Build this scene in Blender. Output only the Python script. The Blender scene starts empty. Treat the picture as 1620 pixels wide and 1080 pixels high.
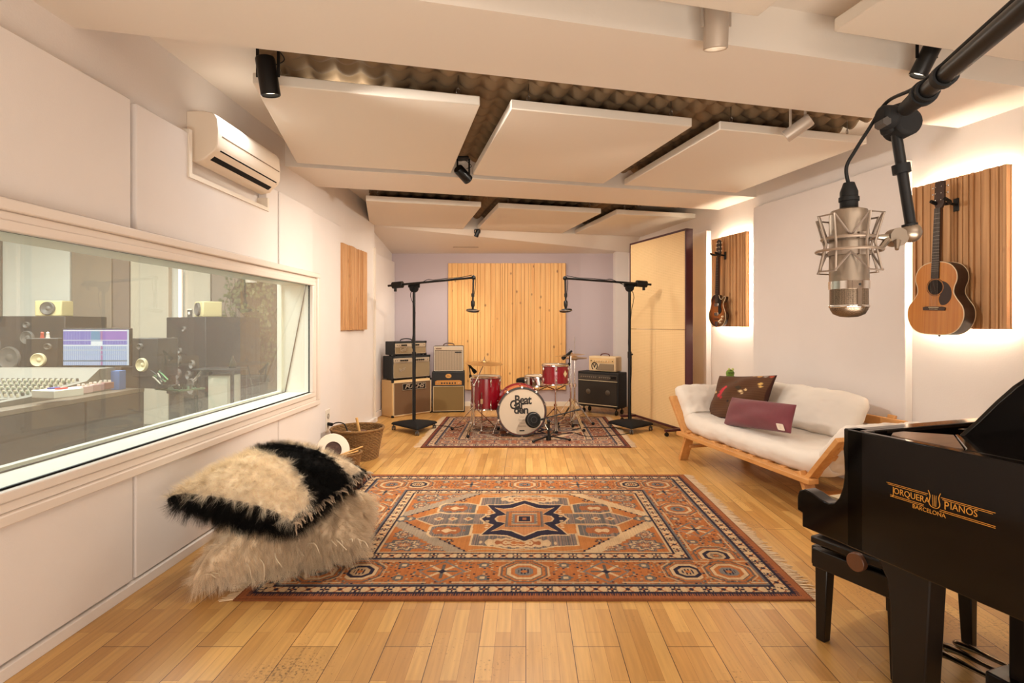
import bpy, bmesh, math, random
import numpy as np
from mathutils import Vector, Matrix, Euler
random.seed(7); np.random.seed(7)
V = Vector
R = math.radians
SC = bpy.context.scene
COL = SC.collection

# ------------------------------------------------------------------ camera
PX, PY, FP, HC = 832.0, 512.0, 870.0, 1.35        # principal point, focal length in pixels, eye height
cd = bpy.data.cameras.new('camera'); cam = bpy.data.objects.new('camera', cd); COL.objects.link(cam)
cam.location = (0, 0, HC); cam.rotation_euler = (R(90), 0, 0)
cd.sensor_width = 36; cd.lens = FP / 1620 * 36
cd.shift_x = -(PX - 810) / 1620; cd.shift_y = -(540 - PY) / 1620
cd.clip_start = 0.05
SC.camera = cam
# ------------------------------------------------------------------ world, exposure
w = bpy.data.worlds.new('world'); SC.world = w; w.use_nodes = True
w.node_tree.nodes['Background'].inputs[0].default_value = (1, .8, .6, 1)
w.node_tree.nodes['Background'].inputs[1].default_value = 0.05
vs = SC.view_settings
vs.view_transform = 'Standard'; vs.look = 'None'; vs.gamma = 1; vs.use_curve_mapping = False
vs.exposure = 0.5
try:
    SC.cycles.max_bounces = 10; SC.cycles.diffuse_bounces = 6; SC.cycles.glossy_bounces = 5
    SC.cycles.transparent_max_bounces = 12; SC.cycles.sample_clamp_indirect = 6
    SC.cycles.caustics_reflective = False; SC.cycles.caustics_refractive = False
except Exception: pass

WARM = (1.0, .90, .76); WARM2 = (1.0, .90, .79); COOL = (.93, .98, 1.0)
def area(name, loc, target, sx, sy, power, col=WARM):
    d = bpy.data.lights.new(name, 'AREA'); d.shape = 'RECTANGLE'; d.size = sx; d.size_y = sy
    d.energy = power; d.color = col
    o = bpy.data.objects.new(name, d); COL.objects.link(o); o.location = loc
    o.rotation_euler = (V(target) - V(loc)).to_track_quat('-Z', 'Y').to_euler()
    return o
area('fill_light_rear', (.9, -1.6, 2.55), (.3, 3.5, .6), 3.4, 1.4, 28, WARM2)  # added fill light, unseen behind the camera, brightens the near end
area('fill_light_middle', (-.4, 5.1, 2.66), (-.5, 5.2, 0), 2.2, .25, 38, WARM)  # fill without a fixture, added to brighten the middle of the floor
d_ = bpy.data.lights.new('fill_spot_right_wall', 'SPOT'); d_.energy = 135; d_.spot_size = R(75); d_.spot_blend = 1; d_.shadow_soft_size = .12; d_.color = (1.0, .94, .86)  # spot without a fixture, added to lift the right wall
o_ = bpy.data.objects.new('fill_spot_right_wall', d_); COL.objects.link(o_); o_.location = (-1.15, 3.1, 2.62); o_.rotation_euler = (V((2.7, 4.7, 1.1)) - o_.location).to_track_quat('-Z', 'Y').to_euler()
area('fill_light_bounce', (.6, -.9, .35), (.6, 1.2, 2.9), 3.0, 1.0, 86, (1.0, .93, .82))  # unseen low fill facing up, added to imitate bounce on the ceiling
area('fill_light_drums', (-.2, 7.3, 2.66), (-.2, 7.9, 0), 2.4, .3, 26, WARM)  # added fill, no fixture, for the drums and the back wall
area('control_room_lamp', (-4.3, 4.4, 2.6), (-4.3, 4.5, 0), 3.0, 2.2, 150, COOL)
area('control_room_sill_lamp', (-2.62, 3.6, 2.55), (-2.3, 3.6, .7), .3, 3.2, 30, COOL)

# ------------------------------------------------------------------ helpers
def lin(c):
    return tuple(((x / 255) / 12.92 if x / 255 <= .04045 else ((x / 255 + .055) / 1.055) ** 2.4) for x in c)
def pt(px, py, Y): return V(((px - PX) * Y / FP, Y, HC + (PY - py) * Y / FP))
def fl(px, py, z=0.0):
    Y = (HC - z) * FP / (py - PY); return V(((px - PX) * Y / FP, Y, z))
SK = math.atan(.255)                                # the beams and the right wall are skewed by this angle in plan
CS, SN = math.cos(SK), math.sin(SK)
def st(s, t, z=0.0): return V((s * CS - t * SN, s * SN + t * CS, z))
def at_x(t, X): return V((X, (t + SN * X) / CS, 0))

def tag(o, label, cat, group=None, kind=None):
    o['label'] = label; o['category'] = cat
    if group: o['group'] = group
    if kind: o['kind'] = kind
    return o
def thing(name, label, cat, loc=(0, 0, 0), rz=0.0, group=None):
    o = bpy.data.objects.new(name, None); COL.objects.link(o); o.empty_display_size = .1
    o.location = loc; o.rotation_euler = (0, 0, rz)
    return tag(o, label, cat, group)
def copy_tree(o, parent=None):
    c = o.copy(); COL.objects.link(c)
    if parent: c.parent = parent
    for ch in list(o.children):
        copy_tree(ch, c)
    return c

class MB:
    def __init__(s): s.bm = bmesh.new()
    def quad(s, a, b, c, d):
        return s.bm.faces.new([s.bm.verts.new(p) for p in (a, b, c, d)])
    def box(s, c, sz, rot=None):
        m = Matrix.Translation(V(c))
        if rot is not None: m = m @ (rot.to_4x4() if isinstance(rot, Matrix) else Euler(rot).to_matrix().to_4x4())
        m = m @ Matrix.Diagonal((sz[0], sz[1], sz[2], 1))
        bmesh.ops.create_cube(s.bm, size=1, matrix=m); return s
    def b2(s, lo, hi):
        lo, hi = V(lo), V(hi); return s.box((lo + hi) / 2, hi - lo)
    def bar(s, p0, p1, wx, wy, up=(0, 0, 1)):
        p0, p1 = V(p0), V(p1); z = (p1 - p0).normalized(); x = V(up).cross(z)
        if x.length < 1e-4: x = V((1, 0, 0)).cross(z)
        x.normalize(); y = z.cross(x)
        m = Matrix((x, y, z)).transposed()
        return s.box((p0 + p1) / 2, (wx, wy, (p1 - p0).length), m)
    def cyl(s, p0, p1, r0, r1=None, n=16):
        p0, p1 = V(p0), V(p1); d = p1 - p0
        if d.length < 1e-6: return s
        m = Matrix.Translation((p0 + p1) / 2) @ d.to_track_quat('Z', 'Y').to_matrix().to_4x4()
        bmesh.ops.create_cone(s.bm, cap_ends=True, segments=n, radius1=r0, radius2=r0 if r1 is None else r1, depth=d.length, matrix=m); return s
    def ball(s, c, r, sc=(1, 1, 1), n=16, rot=None):
        m = Matrix.Translation(V(c))
        if rot is not None: m = m @ Euler(rot).to_matrix().to_4x4()
        m = m @ Matrix.Diagonal((sc[0], sc[1], sc[2], 1))
        bmesh.ops.create_uvsphere(s.bm, u_segments=n, v_segments=max(6, n // 2), radius=r, matrix=m); return s
    def sweep(s, pts, profs, side=None, closed=False, caps=True):
        """pts: path; profs: one list of 2D offsets (along side vector a, along b) per path point"""
        pts = [V(p) for p in pts]; n = len(pts); rings = []
        prev = None
        for i, p in enumerate(pts):
            if closed: d = pts[(i + 1) % n] - pts[i - 1]
            else: d = pts[min(i + 1, n - 1)] - pts[max(i - 1, 0)]
            d.normalize()
            if side is not None: a = V(side); a = (a - d * a.dot(d)).normalized()
            else:
                if prev is None: a = d.orthogonal().normalized()
                else:
                    a = prev - d * prev.dot(d)
                    a = a.normalized() if a.length > 1e-6 else d.orthogonal().normalized()
                prev = a
            b = d.cross(a)
            pr = profs[i] if isinstance(profs[0][0], (tuple, list)) else profs
            rings.append([s.bm.verts.new(p + a * q[0] + b * q[1]) for q in pr])
        k = len(rings[0])
        for i in range(n if closed else n - 1):
            r0, r1 = rings[i], rings[(i + 1) % n]
            for j in range(k):
                s.bm.faces.new((r0[j], r0[(j + 1) % k], r1[(j + 1) % k], r1[j]))
        if caps and not closed:
            s.bm.faces.new(rings[0][::-1]); s.bm.faces.new(rings[-1])
        return s
    def tube(s, pts, r, n=8, closed=False, smooth=0):
        pts = [V(p) for p in pts]
        if smooth: pts = spline(pts, smooth, closed)
        rs = r if isinstance(r, (list, tuple)) else [r] * len(pts)
        if len(rs) != len(pts): rs = list(np.interp(np.linspace(0, 1, len(pts)), np.linspace(0, 1, len(rs)), rs))
        pr = [[(math.cos(2 * math.pi * j / n) * q, math.sin(2 * math.pi * j / n) * q) for j in range(n)] for q in rs]
        return s.sweep(pts, pr, None, closed)
    def lathe(s, prof, c=(0, 0, 0), n=32, rot=None):
        """prof: list of (r, z)"""
        m = Matrix.Translation(V(c))
        if rot is not None: m = m @ (rot.to_4x4() if isinstance(rot, Matrix) else Euler(rot).to_matrix().to_4x4())
        rings = []
        for r, z in prof:
            if r < 1e-5: rings.append([s.bm.verts.new(m @ V((0, 0, z)))])
            else: rings.append([s.bm.verts.new(m @ V((r * math.cos(2 * math.pi * j / n), r * math.sin(2 * math.pi * j / n), z))) for j in range(n)])
        for a, b in zip(rings[:-1], rings[1:]):
            for j in range(n):
                q = (a[j % len(a)], a[(j + 1) % len(a)], b[(j + 1) % len(b)], b[j % len(b)])
                q = list(dict.fromkeys(q))
                if len(q) >= 3:
                    try: s.bm.faces.new(q)
                    except ValueError: pass
        return s
    def prism(s, poly, o, u, v, depth):
        """poly in 2D (u, v) at origin o, extruded along u x v by depth"""
        o, u, v = V(o), V(u), V(v); w_ = u.cross(v).normalized() * depth
        a = [s.bm.verts.new(o + u * p[0] + v * p[1]) for p in poly]
        b = [s.bm.verts.new(q.co + w_) for q in a]
        s.bm.faces.new(a[::-1]); s.bm.faces.new(b); n = len(a)
        for i in range(n): s.bm.faces.new((a[i], a[(i + 1) % n], b[(i + 1) % n], b[i]))
        return s
    def plan(s, pts, z0, z1):
        return s.prism([(p[0], p[1]) for p in pts], (0, 0, z0), (1, 0, 0), (0, 1, 0), z1 - z0)
    def build(s, name, mat, parent=None, bevel=0.0, smooth=True, ang=40, sub=0, seg=2, loc=None):
        bmesh.ops.recalc_face_normals(s.bm, faces=s.bm.faces[:])
        me = bpy.data.meshes.new(name); s.bm.to_mesh(me); s.bm.free()
        return link(name, me, mat, parent, bevel, smooth, ang, sub, seg, loc)
def link(name, me, mat, parent=None, bevel=0.0, smooth=True, ang=40, sub=0, seg=2, loc=None):
    o = bpy.data.objects.new(name, me); COL.objects.link(o)
    if mat: me.materials.append(mat)
    if parent: o.parent = parent
    if loc is not None: o.location = loc
    if smooth:
        me.polygons.foreach_set('use_smooth', [True] * len(me.polygons))
        if not sub: me.set_sharp_from_angle(angle=R(ang))
    if bevel:
        m = o.modifiers.new('b', 'BEVEL'); m.width = bevel; m.segments = seg; m.limit_method = 'ANGLE'; m.angle_limit = R(35)
        m.harden_normals = False
    if sub:
        m = o.modifiers.new('s', 'SUBSURF'); m.levels = sub; m.render_levels = sub
    return o
def spline(P, k=8, closed=False):
    P = [V(p) for p in P]; n = len(P); out = []
    for i in range(n if closed else n - 1):
        p0 = P[(i - 1) % n] if closed else P[max(i - 1, 0)]
        p1, p2 = P[i], P[(i + 1) % n]
        p3 = P[(i + 2) % n] if closed else P[min(i + 2, n - 1)]
        for j in range(k):
            t = j / k
            out.append(.5 * ((2 * p1) + (p2 - p0) * t + (2 * p0 - 5 * p1 + 4 * p2 - p3) * t * t + (3 * p1 - p0 - 3 * p2 + p3) * t ** 3))
    if not closed: out.append(P[-1])
    return out
def spl2(P, k=6, closed=True): return [(p.x, p.y) for p in spline([(a, b, 0) for a, b in P], k, closed)]
def rrect(hw, hh, r, n=4):
    out = []
    for cx, cy, a0 in ((hw - r, hh - r, 0), (-hw + r, hh - r, 90), (-hw + r, -hh + r, 180), (hw - r, -hh + r, 270)):
        for i in range(n + 1):
            a = R(a0 + 90 * i / n); out.append((cx + r * math.cos(a), cy + r * math.sin(a)))
    return out
def text(name, body, size, mat, parent, loc, rot, extrude=.0006, shear=0.0, bold=0.0, align='CENTER', spacing=1.0, sx=1.0, width=None, base=False):
    cu = bpy.data.curves.new(name, 'FONT'); cu.body = body; cu.size = size; cu.extrude = extrude
    cu.align_x = align; cu.align_y = 'TOP_BASELINE' if base else 'CENTER'; cu.shear = shear; cu.offset = bold; cu.space_character = spacing
    cu.resolution_u = 3
    t = bpy.data.objects.new(name, cu); COL.objects.link(t)
    dg = bpy.context.evaluated_depsgraph_get()
    me = bpy.data.meshes.new_from_object(t.evaluated_get(dg))
    bpy.data.objects.remove(t); bpy.data.curves.remove(cu)
    me.name = name; me.materials.clear()
    if width: xs_ = [v.co.x for v in me.vertices]; sx = width / (max(xs_) - min(xs_))
    o = link(name, me, mat, parent, smooth=False)
    o.location = loc; o.rotation_euler = rot; o.scale = (sx, 1, 1)
    return o
FRONT = (R(90), 0, 0)                                # text that faces -y

# ------------------------------------------------------------------ materials
MATS = {}
def nt(m): return m.node_tree.nodes, m.node_tree.links
def mat(name, rgb, rough=.6, metal=0.0, spec=.5, var=0.0, vscale=8.0, bump=0.0, bscale=60.0, coat=0.0, vstretch=(1, 1, 1), emit=None, estr=0.0, sheen=0.0):
    if name in MATS: return MATS[name]
    m = bpy.data.materials.new(name); m.use_nodes = True; N, L = nt(m); b = N['Principled BSDF']
    c = lin(rgb) + (1,)
    b.inputs['Base Color'].default_value = c; b.inputs['Roughness'].default_value = rough
    b.inputs['Metallic'].default_value = metal; b.inputs['Specular IOR Level'].default_value = spec
    b.inputs['Coat Weight'].default_value = coat
    b.inputs['Sheen Weight'].default_value = sheen
    if emit is not None:
        b.inputs['Emission Color'].default_value = tuple(emit) + (1,); b.inputs['Emission Strength'].default_value = estr
    tc = N.new('ShaderNodeTexCoord')
    if var:
        mp = N.new('ShaderNodeMapping'); mp.inputs['Scale'].default_value = vstretch; L.new(tc.outputs['Object'], mp.inputs[0])
        n = N.new('ShaderNodeTexNoise'); n.inputs['Scale'].default_value = vscale; n.inputs['Detail'].default_value = 4
        L.new(mp.outputs[0], n.inputs['Vector'])
        r = N.new('ShaderNodeMapRange'); r.inputs['To Min'].default_value = 1 - var; r.inputs['To Max'].default_value = 1 + var
        r.inputs['From Min'].default_value = .3; r.inputs['From Max'].default_value = .7
        L.new(n.outputs['Fac'], r.inputs['Value'])
        hv = N.new('ShaderNodeHueSaturation'); hv.inputs['Color'].default_value = c; L.new(r.outputs[0], hv.inputs['Value'])
        L.new(hv.outputs[0], b.inputs['Base Color'])
    if bump:
        n2 = N.new('ShaderNodeTexNoise'); n2.inputs['Scale'].default_value = bscale; n2.inputs['Detail'].default_value = 3
        L.new(tc.outputs['Object'], n2.inputs['Vector'])
        bp = N.new('ShaderNodeBump'); bp.inputs['Strength'].default_value = bump; bp.inputs['Distance'].default_value = .01
        L.new(n2.outputs['Fac'], bp.inputs['Height']); L.new(bp.outputs[0], b.inputs['Normal'])
    MATS[name] = m; return m
def wood(name, light, dark, stretch=(14, 14, .8), rough=.5, knots=True, coat=0.0, kscale=(5, 5, 2.2)):
    if name in MATS: return MATS[name]
    m = bpy.data.materials.new(name); m.use_nodes = True; N, L = nt(m); b = N['Principled BSDF']
    b.inputs['Roughness'].default_value = rough; b.inputs['Coat Weight'].default_value = coat
    tc = N.new('ShaderNodeTexCoord'); mp = N.new('ShaderNodeMapping'); mp.inputs['Scale'].default_value = stretch
    L.new(tc.outputs['Object'], mp.inputs[0])
    n = N.new('ShaderNodeTexNoise'); n.inputs['Scale'].default_value = 1.6; n.inputs['Detail'].default_value = 6; n.inputs['Distortion'].default_value = .6
    L.new(mp.outputs[0], n.inputs['Vector'])
    cr = N.new('ShaderNodeValToRGB'); cr.color_ramp.elements[0].position = .3; cr.color_ramp.elements[1].position = .7
    cr.color_ramp.elements[0].color = lin(dark) + (1,); cr.color_ramp.elements[1].color = lin(light) + (1,)
    L.new(n.outputs['Fac'], cr.inputs[0]); out = cr.outputs[0]
    if knots:
        mk = N.new('ShaderNodeMapping'); mk.inputs['Scale'].default_value = kscale; L.new(tc.outputs['Object'], mk.inputs[0])
        vo = N.new('ShaderNodeTexVoronoi'); vo.inputs['Scale'].default_value = 1.0; L.new(mk.outputs[0], vo.inputs['Vector'])
        k = N.new('ShaderNodeMapRange'); k.inputs['From Min'].default_value = .05; k.inputs['From Max'].default_value = .13
        k.inputs['To Min'].default_value = .75; k.inputs['To Max'].default_value = 0
        L.new(vo.outputs['Distance'], k.inputs['Value'])
        mx = N.new('ShaderNodeMix'); mx.data_type = 'RGBA'; L.new(k.outputs[0], mx.inputs['Factor']); L.new(out, mx.inputs['A'])
        mx.inputs['B'].default_value = lin((112, 62, 30)) + (1,); out = mx.outputs['Result']
    L.new(out, b.inputs['Base Color'])
    MATS[name] = m; return m
def glow(name, rgb, strength):
    return mat(name, (255, 255, 255), .5, emit=rgb, estr=strength)
def vcol(name, rough=.9, spec=.2, sheen=0.0, bump=0.0, bscale=300.0):
    if name in MATS: return MATS[name]
    m = bpy.data.materials.new(name); m.use_nodes = True; N, L = nt(m); b = N['Principled BSDF']
    a = N.new('ShaderNodeVertexColor'); a.layer_name = 'Col'; L.new(a.outputs[0], b.inputs['Base Color'])
    b.inputs['Roughness'].default_value = rough; b.inputs['Specular IOR Level'].default_value = spec; b.inputs['Sheen Weight'].default_value = sheen
    if bump:
        tc = N.new('ShaderNodeTexCoord'); n2 = N.new('ShaderNodeTexNoise'); n2.inputs['Scale'].default_value = bscale
        L.new(tc.outputs['Object'], n2.inputs['Vector']); bp = N.new('ShaderNodeBump'); bp.inputs['Strength'].default_value = bump; bp.inputs['Distance'].default_value = .004
        L.new(n2.outputs['Fac'], bp.inputs['Height']); L.new(bp.outputs[0], b.inputs['Normal'])
    MATS[name] = m; return m
def glass_mat(name, refl=1.0, veil=0.0):
    m = bpy.data.materials.new(name); m.use_nodes = True; N, L = nt(m); N.remove(N['Principled BSDF'])
    t = N.new('ShaderNodeBsdfTransparent'); t.inputs[0].default_value = (.93, .96, .92, 1)
    g = N.new('ShaderNodeBsdfGlossy'); g.inputs['Roughness'].default_value = .0
    f = N.new('ShaderNodeLayerWeight'); f.inputs['Blend'].default_value = .5
    p5 = N.new('ShaderNodeMath'); p5.operation = 'POWER'; p5.inputs[1].default_value = 5; L.new(f.outputs['Facing'], p5.inputs[0])
    mu = N.new('ShaderNodeMath'); mu.operation = 'MULTIPLY_ADD'; mu.inputs[1].default_value = .9 * refl; mu.inputs[2].default_value = .045 * refl; mu.use_clamp = True; L.new(p5.outputs[0], mu.inputs[0])
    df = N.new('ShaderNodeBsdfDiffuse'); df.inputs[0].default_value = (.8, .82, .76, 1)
    md = N.new('ShaderNodeMixShader'); md.inputs[0].default_value = veil; L.new(t.outputs[0], md.inputs[1]); L.new(df.outputs[0], md.inputs[2])  # pale diffuse share paints the milky veil of reflections into the pane
    mx = N.new('ShaderNodeMixShader'); L.new(mu.outputs[0], mx.inputs[0]); L.new(md.outputs[0], mx.inputs[1]); L.new(g.outputs[0], mx.inputs[2])
    L.new(mx.outputs[0], N['Material Output'].inputs[0]); return m

WALL = mat('wall_paint', (222, 215, 210), .75, var=.02, vscale=2.5, bump=.08, bscale=90)
WALL2 = mat('wall_panel_fabric', (224, 217, 213), .85, var=.015, vscale=3, bump=.10, bscale=220)
CEIL = mat('ceiling_paint', (226, 217, 206), .8, bump=.05, bscale=60)
CLOUD = mat('ceiling_panel_fabric', (224, 215, 202), .9, bump=.1, bscale=240)
PURPLE = mat('mauve_wall_paint', (186, 173, 178), .8, bump=.08, bscale=90)
WHITE = mat('white_plastic', (226, 216, 202), .4)
BLACK = mat('black_metal', (13, 12, 12), .38, spec=.35)
BLACKM = mat('matte_black', (15, 13, 13), .8, spec=.3)
TOLEX = mat('black_tolex', (18, 16, 16), .6, bump=.3, bscale=400)
RUBBER = mat('black_rubber', (11, 10, 10), .6, spec=.3)
CHROME = mat('chrome', (215, 210, 205), .12, 1.0)
STEEL = mat('brushed_steel', (150, 140, 130), .3, 1.0)
GOLD = mat('gold_decal', (196, 136, 52), .45, .3)
CREAM = mat('cream_vinyl', (216, 190, 150), .6, bump=.2, bscale=300)
# ------------------------------------------------------------------ room shell
def struct(name, mb, m, bevel=0.0, parent=None, smooth=False):
    o = mb.build(name, m, parent, bevel=bevel, smooth=smooth)
    if parent is None: o['kind'] = 'structure'
    return o
def floor_mat():
    m = bpy.data.materials.new('beech_plank_floor'); m.use_nodes = True; N, L = nt(m); b = N['Principled BSDF']
    tc = N.new('ShaderNodeTexCoord')
    sep = N.new('ShaderNodeSeparateXYZ'); L.new(tc.outputs['Object'], sep.inputs[0])
    cmb = N.new('ShaderNodeCombineXYZ'); L.new(sep.outputs['Y'], cmb.inputs['X']); L.new(sep.outputs['X'], cmb.inputs['Y'])
    def brick(bw, rh, mortar, off, c1, c2, cm):
        t = N.new('ShaderNodeTexBrick'); t.offset = off; t.offset_frequency = 2
        t.inputs['Scale'].default_value = 1; t.inputs['Brick Width'].default_value = bw; t.inputs['Row Height'].default_value = rh
        t.inputs['Mortar Size'].default_value = mortar; t.inputs['Mortar Smooth'].default_value = 0; t.inputs['Bias'].default_value = 0
        t.inputs['Color1'].default_value = c1 + (1,); t.inputs['Color2'].default_value = c2 + (1,); t.inputs['Mortar'].default_value = cm + (1,)
        L.new(cmb.outputs[0], t.inputs['Vector']); return t
    strip = brick(.52, .0657, .0006, .37, lin((214, 168, 100)), lin((186, 136, 74)), lin((140, 94, 50)))
    plank = brick(2.3, .197, .0016, .43, (1, 1, 1), (.80, .78, .74), (.16, .1, .06))
    mp = N.new('ShaderNodeMapping'); mp.inputs['Scale'].default_value = (40, 2.2, 1); L.new(tc.outputs['Object'], mp.inputs[0])
    n = N.new('ShaderNodeTexNoise'); n.inputs['Scale'].default_value = 1.5; n.inputs['Detail'].default_value = 6; L.new(mp.outputs[0], n.inputs['Vector'])
    mr = N.new('ShaderNodeMapRange'); mr.inputs['From Min'].default_value = .3; mr.inputs['From Max'].default_value = .7
    mr.inputs['To Min'].default_value = .86; mr.inputs['To Max'].default_value = 1.1; L.new(n.outputs['Fac'], mr.inputs[0])
    # wear: small dark specks gathered in patches
    w1 = N.new('ShaderNodeTexNoise'); w1.inputs['Scale'].default_value = 1.7; w1.inputs['Detail'].default_value = 2; L.new(tc.outputs['Object'], w1.inputs['Vector'])
    w2 = N.new('ShaderNodeTexNoise'); w2.inputs['Scale'].default_value = 85; w2.inputs['Detail'].default_value = 4; L.new(tc.outputs['Object'], w2.inputs['Vector'])
    a = N.new('ShaderNodeMath'); a.operation = 'ADD'; L.new(w1.outputs['Fac'], a.inputs[0]); L.new(w2.outputs['Fac'], a.inputs[1])
    wr = N.new('ShaderNodeMapRange'); wr.inputs['From Min'].default_value = 1.2; wr.inputs['From Max'].default_value = 1.32
    wr.inputs['To Min'].default_value = 1; wr.inputs['To Max'].default_value = .5; L.new(a.outputs[0], wr.inputs[0])
    def mul(x, y, yv=False):
        k = N.new('ShaderNodeMix'); k.data_type = 'RGBA'; k.blend_type = 'MULTIPLY'; k.inputs['Factor'].default_value = 1
        L.new(x, k.inputs['A']); L.new(y, k.inputs['B']); return k.outputs['Result']
    c = mul(mul(mul(strip.outputs['Color'], plank.outputs['Color']), mr.outputs[0]), wr.outputs[0])
    L.new(c, b.inputs['Base Color'])
    rr = N.new('ShaderNodeMapRange'); rr.inputs['From Min'].default_value = .3; rr.inputs['From Max'].default_value = .7
    rr.inputs['To Min'].default_value = .27; rr.inputs['To Max'].default_value = .42; L.new(w1.outputs['Fac'], rr.inputs[0]); L.new(rr.outputs[0], b.inputs['Roughness'])
    bp = N.new('ShaderNodeBump'); bp.inputs['Strength'].default_value = .12; bp.inputs['Distance'].default_value = .002
    L.new(plank.outputs['Fac'], bp.inputs['Height']); bp.invert = True; L.new(bp.outputs[0], b.inputs['Normal'])
    return m
struct('floor', MB().b2((-2.3, -3, -.1), (5, 9.1, 0)), floor_mat())
struct('ceiling', MB().b2((-7.2, -3.2, 2.95), (5.2, 9.3, 3.1)), CEIL)
BW = 9.03
struct('wall_back', MB().b2((-2.4, BW, 0), (1.9, BW + .1, 2.95)), PURPLE)
struct('wall_front', MB().b2((-2.4, -3.1, 0), (5.1, -3, 2.95)), WALL)
# left wall: thick front part with the window opening, thin far part
WY0, WY1, WZ0, WZ1 = .45, 5.09, .715, 1.71
wl = MB()
wl.b2((-2.25, -3, 0), (-2.0, 5.3, WZ0)); wl.b2((-2.25, WY1, WZ0), (-2.0, 5.3, WZ1)); wl.b2((-2.25, -3, WZ0), (-2.0, WY0, WZ1))
wl.b2((-2.25, -3, WZ1), (-2.1, 5.3, 2.95)); wl.b2((-2.1, -3, WZ1), (-2.02, 5.3, 1.84))
wl.b2((-2.35, 5.3, 0), (-2.1, 7.62, 2.95)); wl.b2((-2.35, 7.62, 0), (-2.2, BW + .1, 2.95))
struct('wall_left', wl, WALL)
# right wall (skewed in plan)
def RWbox(mb, s0, s1, t0, t1, z0, z1):
    mb.plan([st(s0, t0), st(s1, t0), st(s1, t1), st(s0, t1)], z0, z1)
rw = MB(); RWbox(rw, 3.90, 4.0, -4.2, 9.2, 0, 2.95); struct('wall_right', rw, WALL)
# white fabric covered wall panels, each a thing fixed to its wall
def wall_panel(lo, hi, label, group, m=WALL2):
    o = MB().b2(lo, hi).build('acoustic_wall_panel', m, bevel=.006, smooth=True)
    tag(o, label, 'wall panel', group); return o
G1 = 'white panels of the left wall'
wall_panel((-2.1, -.2, 1.84), (-2.03, 2.826, 2.505), 'white fabric wall panel above the window, left of the air conditioner', G1)
# the panel around the air conditioner has a notch
p = [(2.868, 1.84), (4.505, 1.84), (4.505, 2.44), (4.31, 2.44), (4.31, 2.245), (3.315, 2.245), (3.315, 2.50), (2.868, 2.50)]
mb = MB(); mb.prism(p, (-2.1, 0, 0), (0, 1, 0), (0, 0, 1), .07)
tag(mb.build('acoustic_wall_panel', WALL2, bevel=.006), 'white wall panel notched around the air conditioner', 'wall panel', G1)
mb = MB(); mb.prism([(3.30, 2.52), (3.33, 2.52), (3.33, 2.26), (4.30, 2.26), (4.30, 2.335), (4.325, 2.335), (4.325, 2.232), (3.30, 2.232)], (-2.1, 0, 0), (0, 1, 0), (0, 0, 1), .08)
struct('trim_1', mb, WHITE)
wall_panel((-2.1, 4.53, 1.84), (-2.03, 5.25, 2.44), 'short white wall panel above the far end of the window', G1)
wall_panel((-2.1, 5.305, .06), (-2.065, 6.13, 2.44), 'tall white wall panel with the wall socket, between window and slatted pine panel', G1)
LOWP = [(-.6, 1.05, 'white lower wall panel below the window at the left picture edge'), (1.065, 2.77, 'long white lower wall panel below the window, left of the cushions'),
        (2.79, 4.39, 'white lower wall panel behind the stacked fur cushions'), (4.405, 5.3, 'short white lower wall panel below the right end of the window')]
for a, b_, lb in LOWP: wall_panel((-2.0, a, .06), (-1.978, b_, .585), lb, G1)
tag(MB().b2((-2.2, 7.70, .09), (-2.15, 9.02, 2.36)).build('acoustic_wall_panel', WALL2, bevel=.006), 'tall white wall panel in the left corner behind the amplifiers', 'wall panel', G1)
struct('trim_2', MB().b2((-2.1, 7.57, .02), (-2.075, 7.62, 2.40)), WHITE)
struct('baseboard_left', MB().b2((-2.0, -3, 0), (-1.965, 5.3, .05)).b2((-2.1, 5.3, 0), (-2.055, 7.62, .06)).b2((-2.2, 7.62, 0), (-2.13, 9.0, .085)), WALL, .003)
struct('baseboard_back', MB().b2((-2.2, BW - .03, 0), (1.8, BW, .075)), mat('pale_baseboard', (232, 220, 200), .5), .003)
def rw_panel(t0, t1, z0, z1, label, s0=3.83, s1=3.9):
    mb = MB(); RWbox(mb, s0, s1, t0, t1, z0, z1)
    tag(mb.build('acoustic_wall_panel', WALL2, bevel=.006), label, 'wall panel', 'white panels of the right wall')
rw_panel(3.34, 5.13, .08, 2.6, 'wide white wall panel behind the sofa between the two guitars')
rw_panel(-.6, 2.50, .08, 2.6, 'white wall panel at the right picture edge beyond the acoustic guitar')
rw_panel(6.02, 9.1, .06, 2.5, 'white wall panel behind the tall portable screen')
bb = MB(); RWbox(bb, 3.875, 3.9, -3, 9, 0, .07); struct('baseboard_right', bb, WALL)
mb = MB(); RWbox(mb, 3.62, 3.85, 8.28, 9.2, 0, 2.72); struct('trim_3', mb, WALL2)

# beams and soffits, skewed in plan
def skewed(t0, t1, z0, z1, X0=-2.1, s1=3.9):
    a, b_ = at_x(t0, X0), at_x(t1, X0); c, d = st(s1, t1), st(s1, t0)
    return MB().plan([a, d, c, b_], z0, z1)
BZ = 2.725
def beam(name, t0, t1, X0): return struct(name, skewed(t0, t1, BZ, 2.95, X0), CEIL)
beam('beam_1', -.41, .27, -2.1); beam('beam_2', 2.38, 2.995, -2.1); beam('beam_3', 5.17, 5.86, -2.1)
a, d = at_x(7.98, -2.2), st(3.9, 7.98)
mb = MB(); zb = 2.505
pts = [V((a.x, a.y, BZ)), V((d.x, d.y, BZ)), V((1.9, BW, zb)), V((-2.2, BW, zb))]
lo = [mb.bm.verts.new(p) for p in pts]; hi = [mb.bm.verts.new((p.x, p.y, 2.95)) for p in pts]
mb.bm.faces.new(lo); mb.bm.faces.new(hi)
for i in range(4): mb.bm.faces.new((lo[i], lo[(i + 1) % 4], hi[(i + 1) % 4], hi[i]))
sof = struct('soffit', mb, CEIL)
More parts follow.
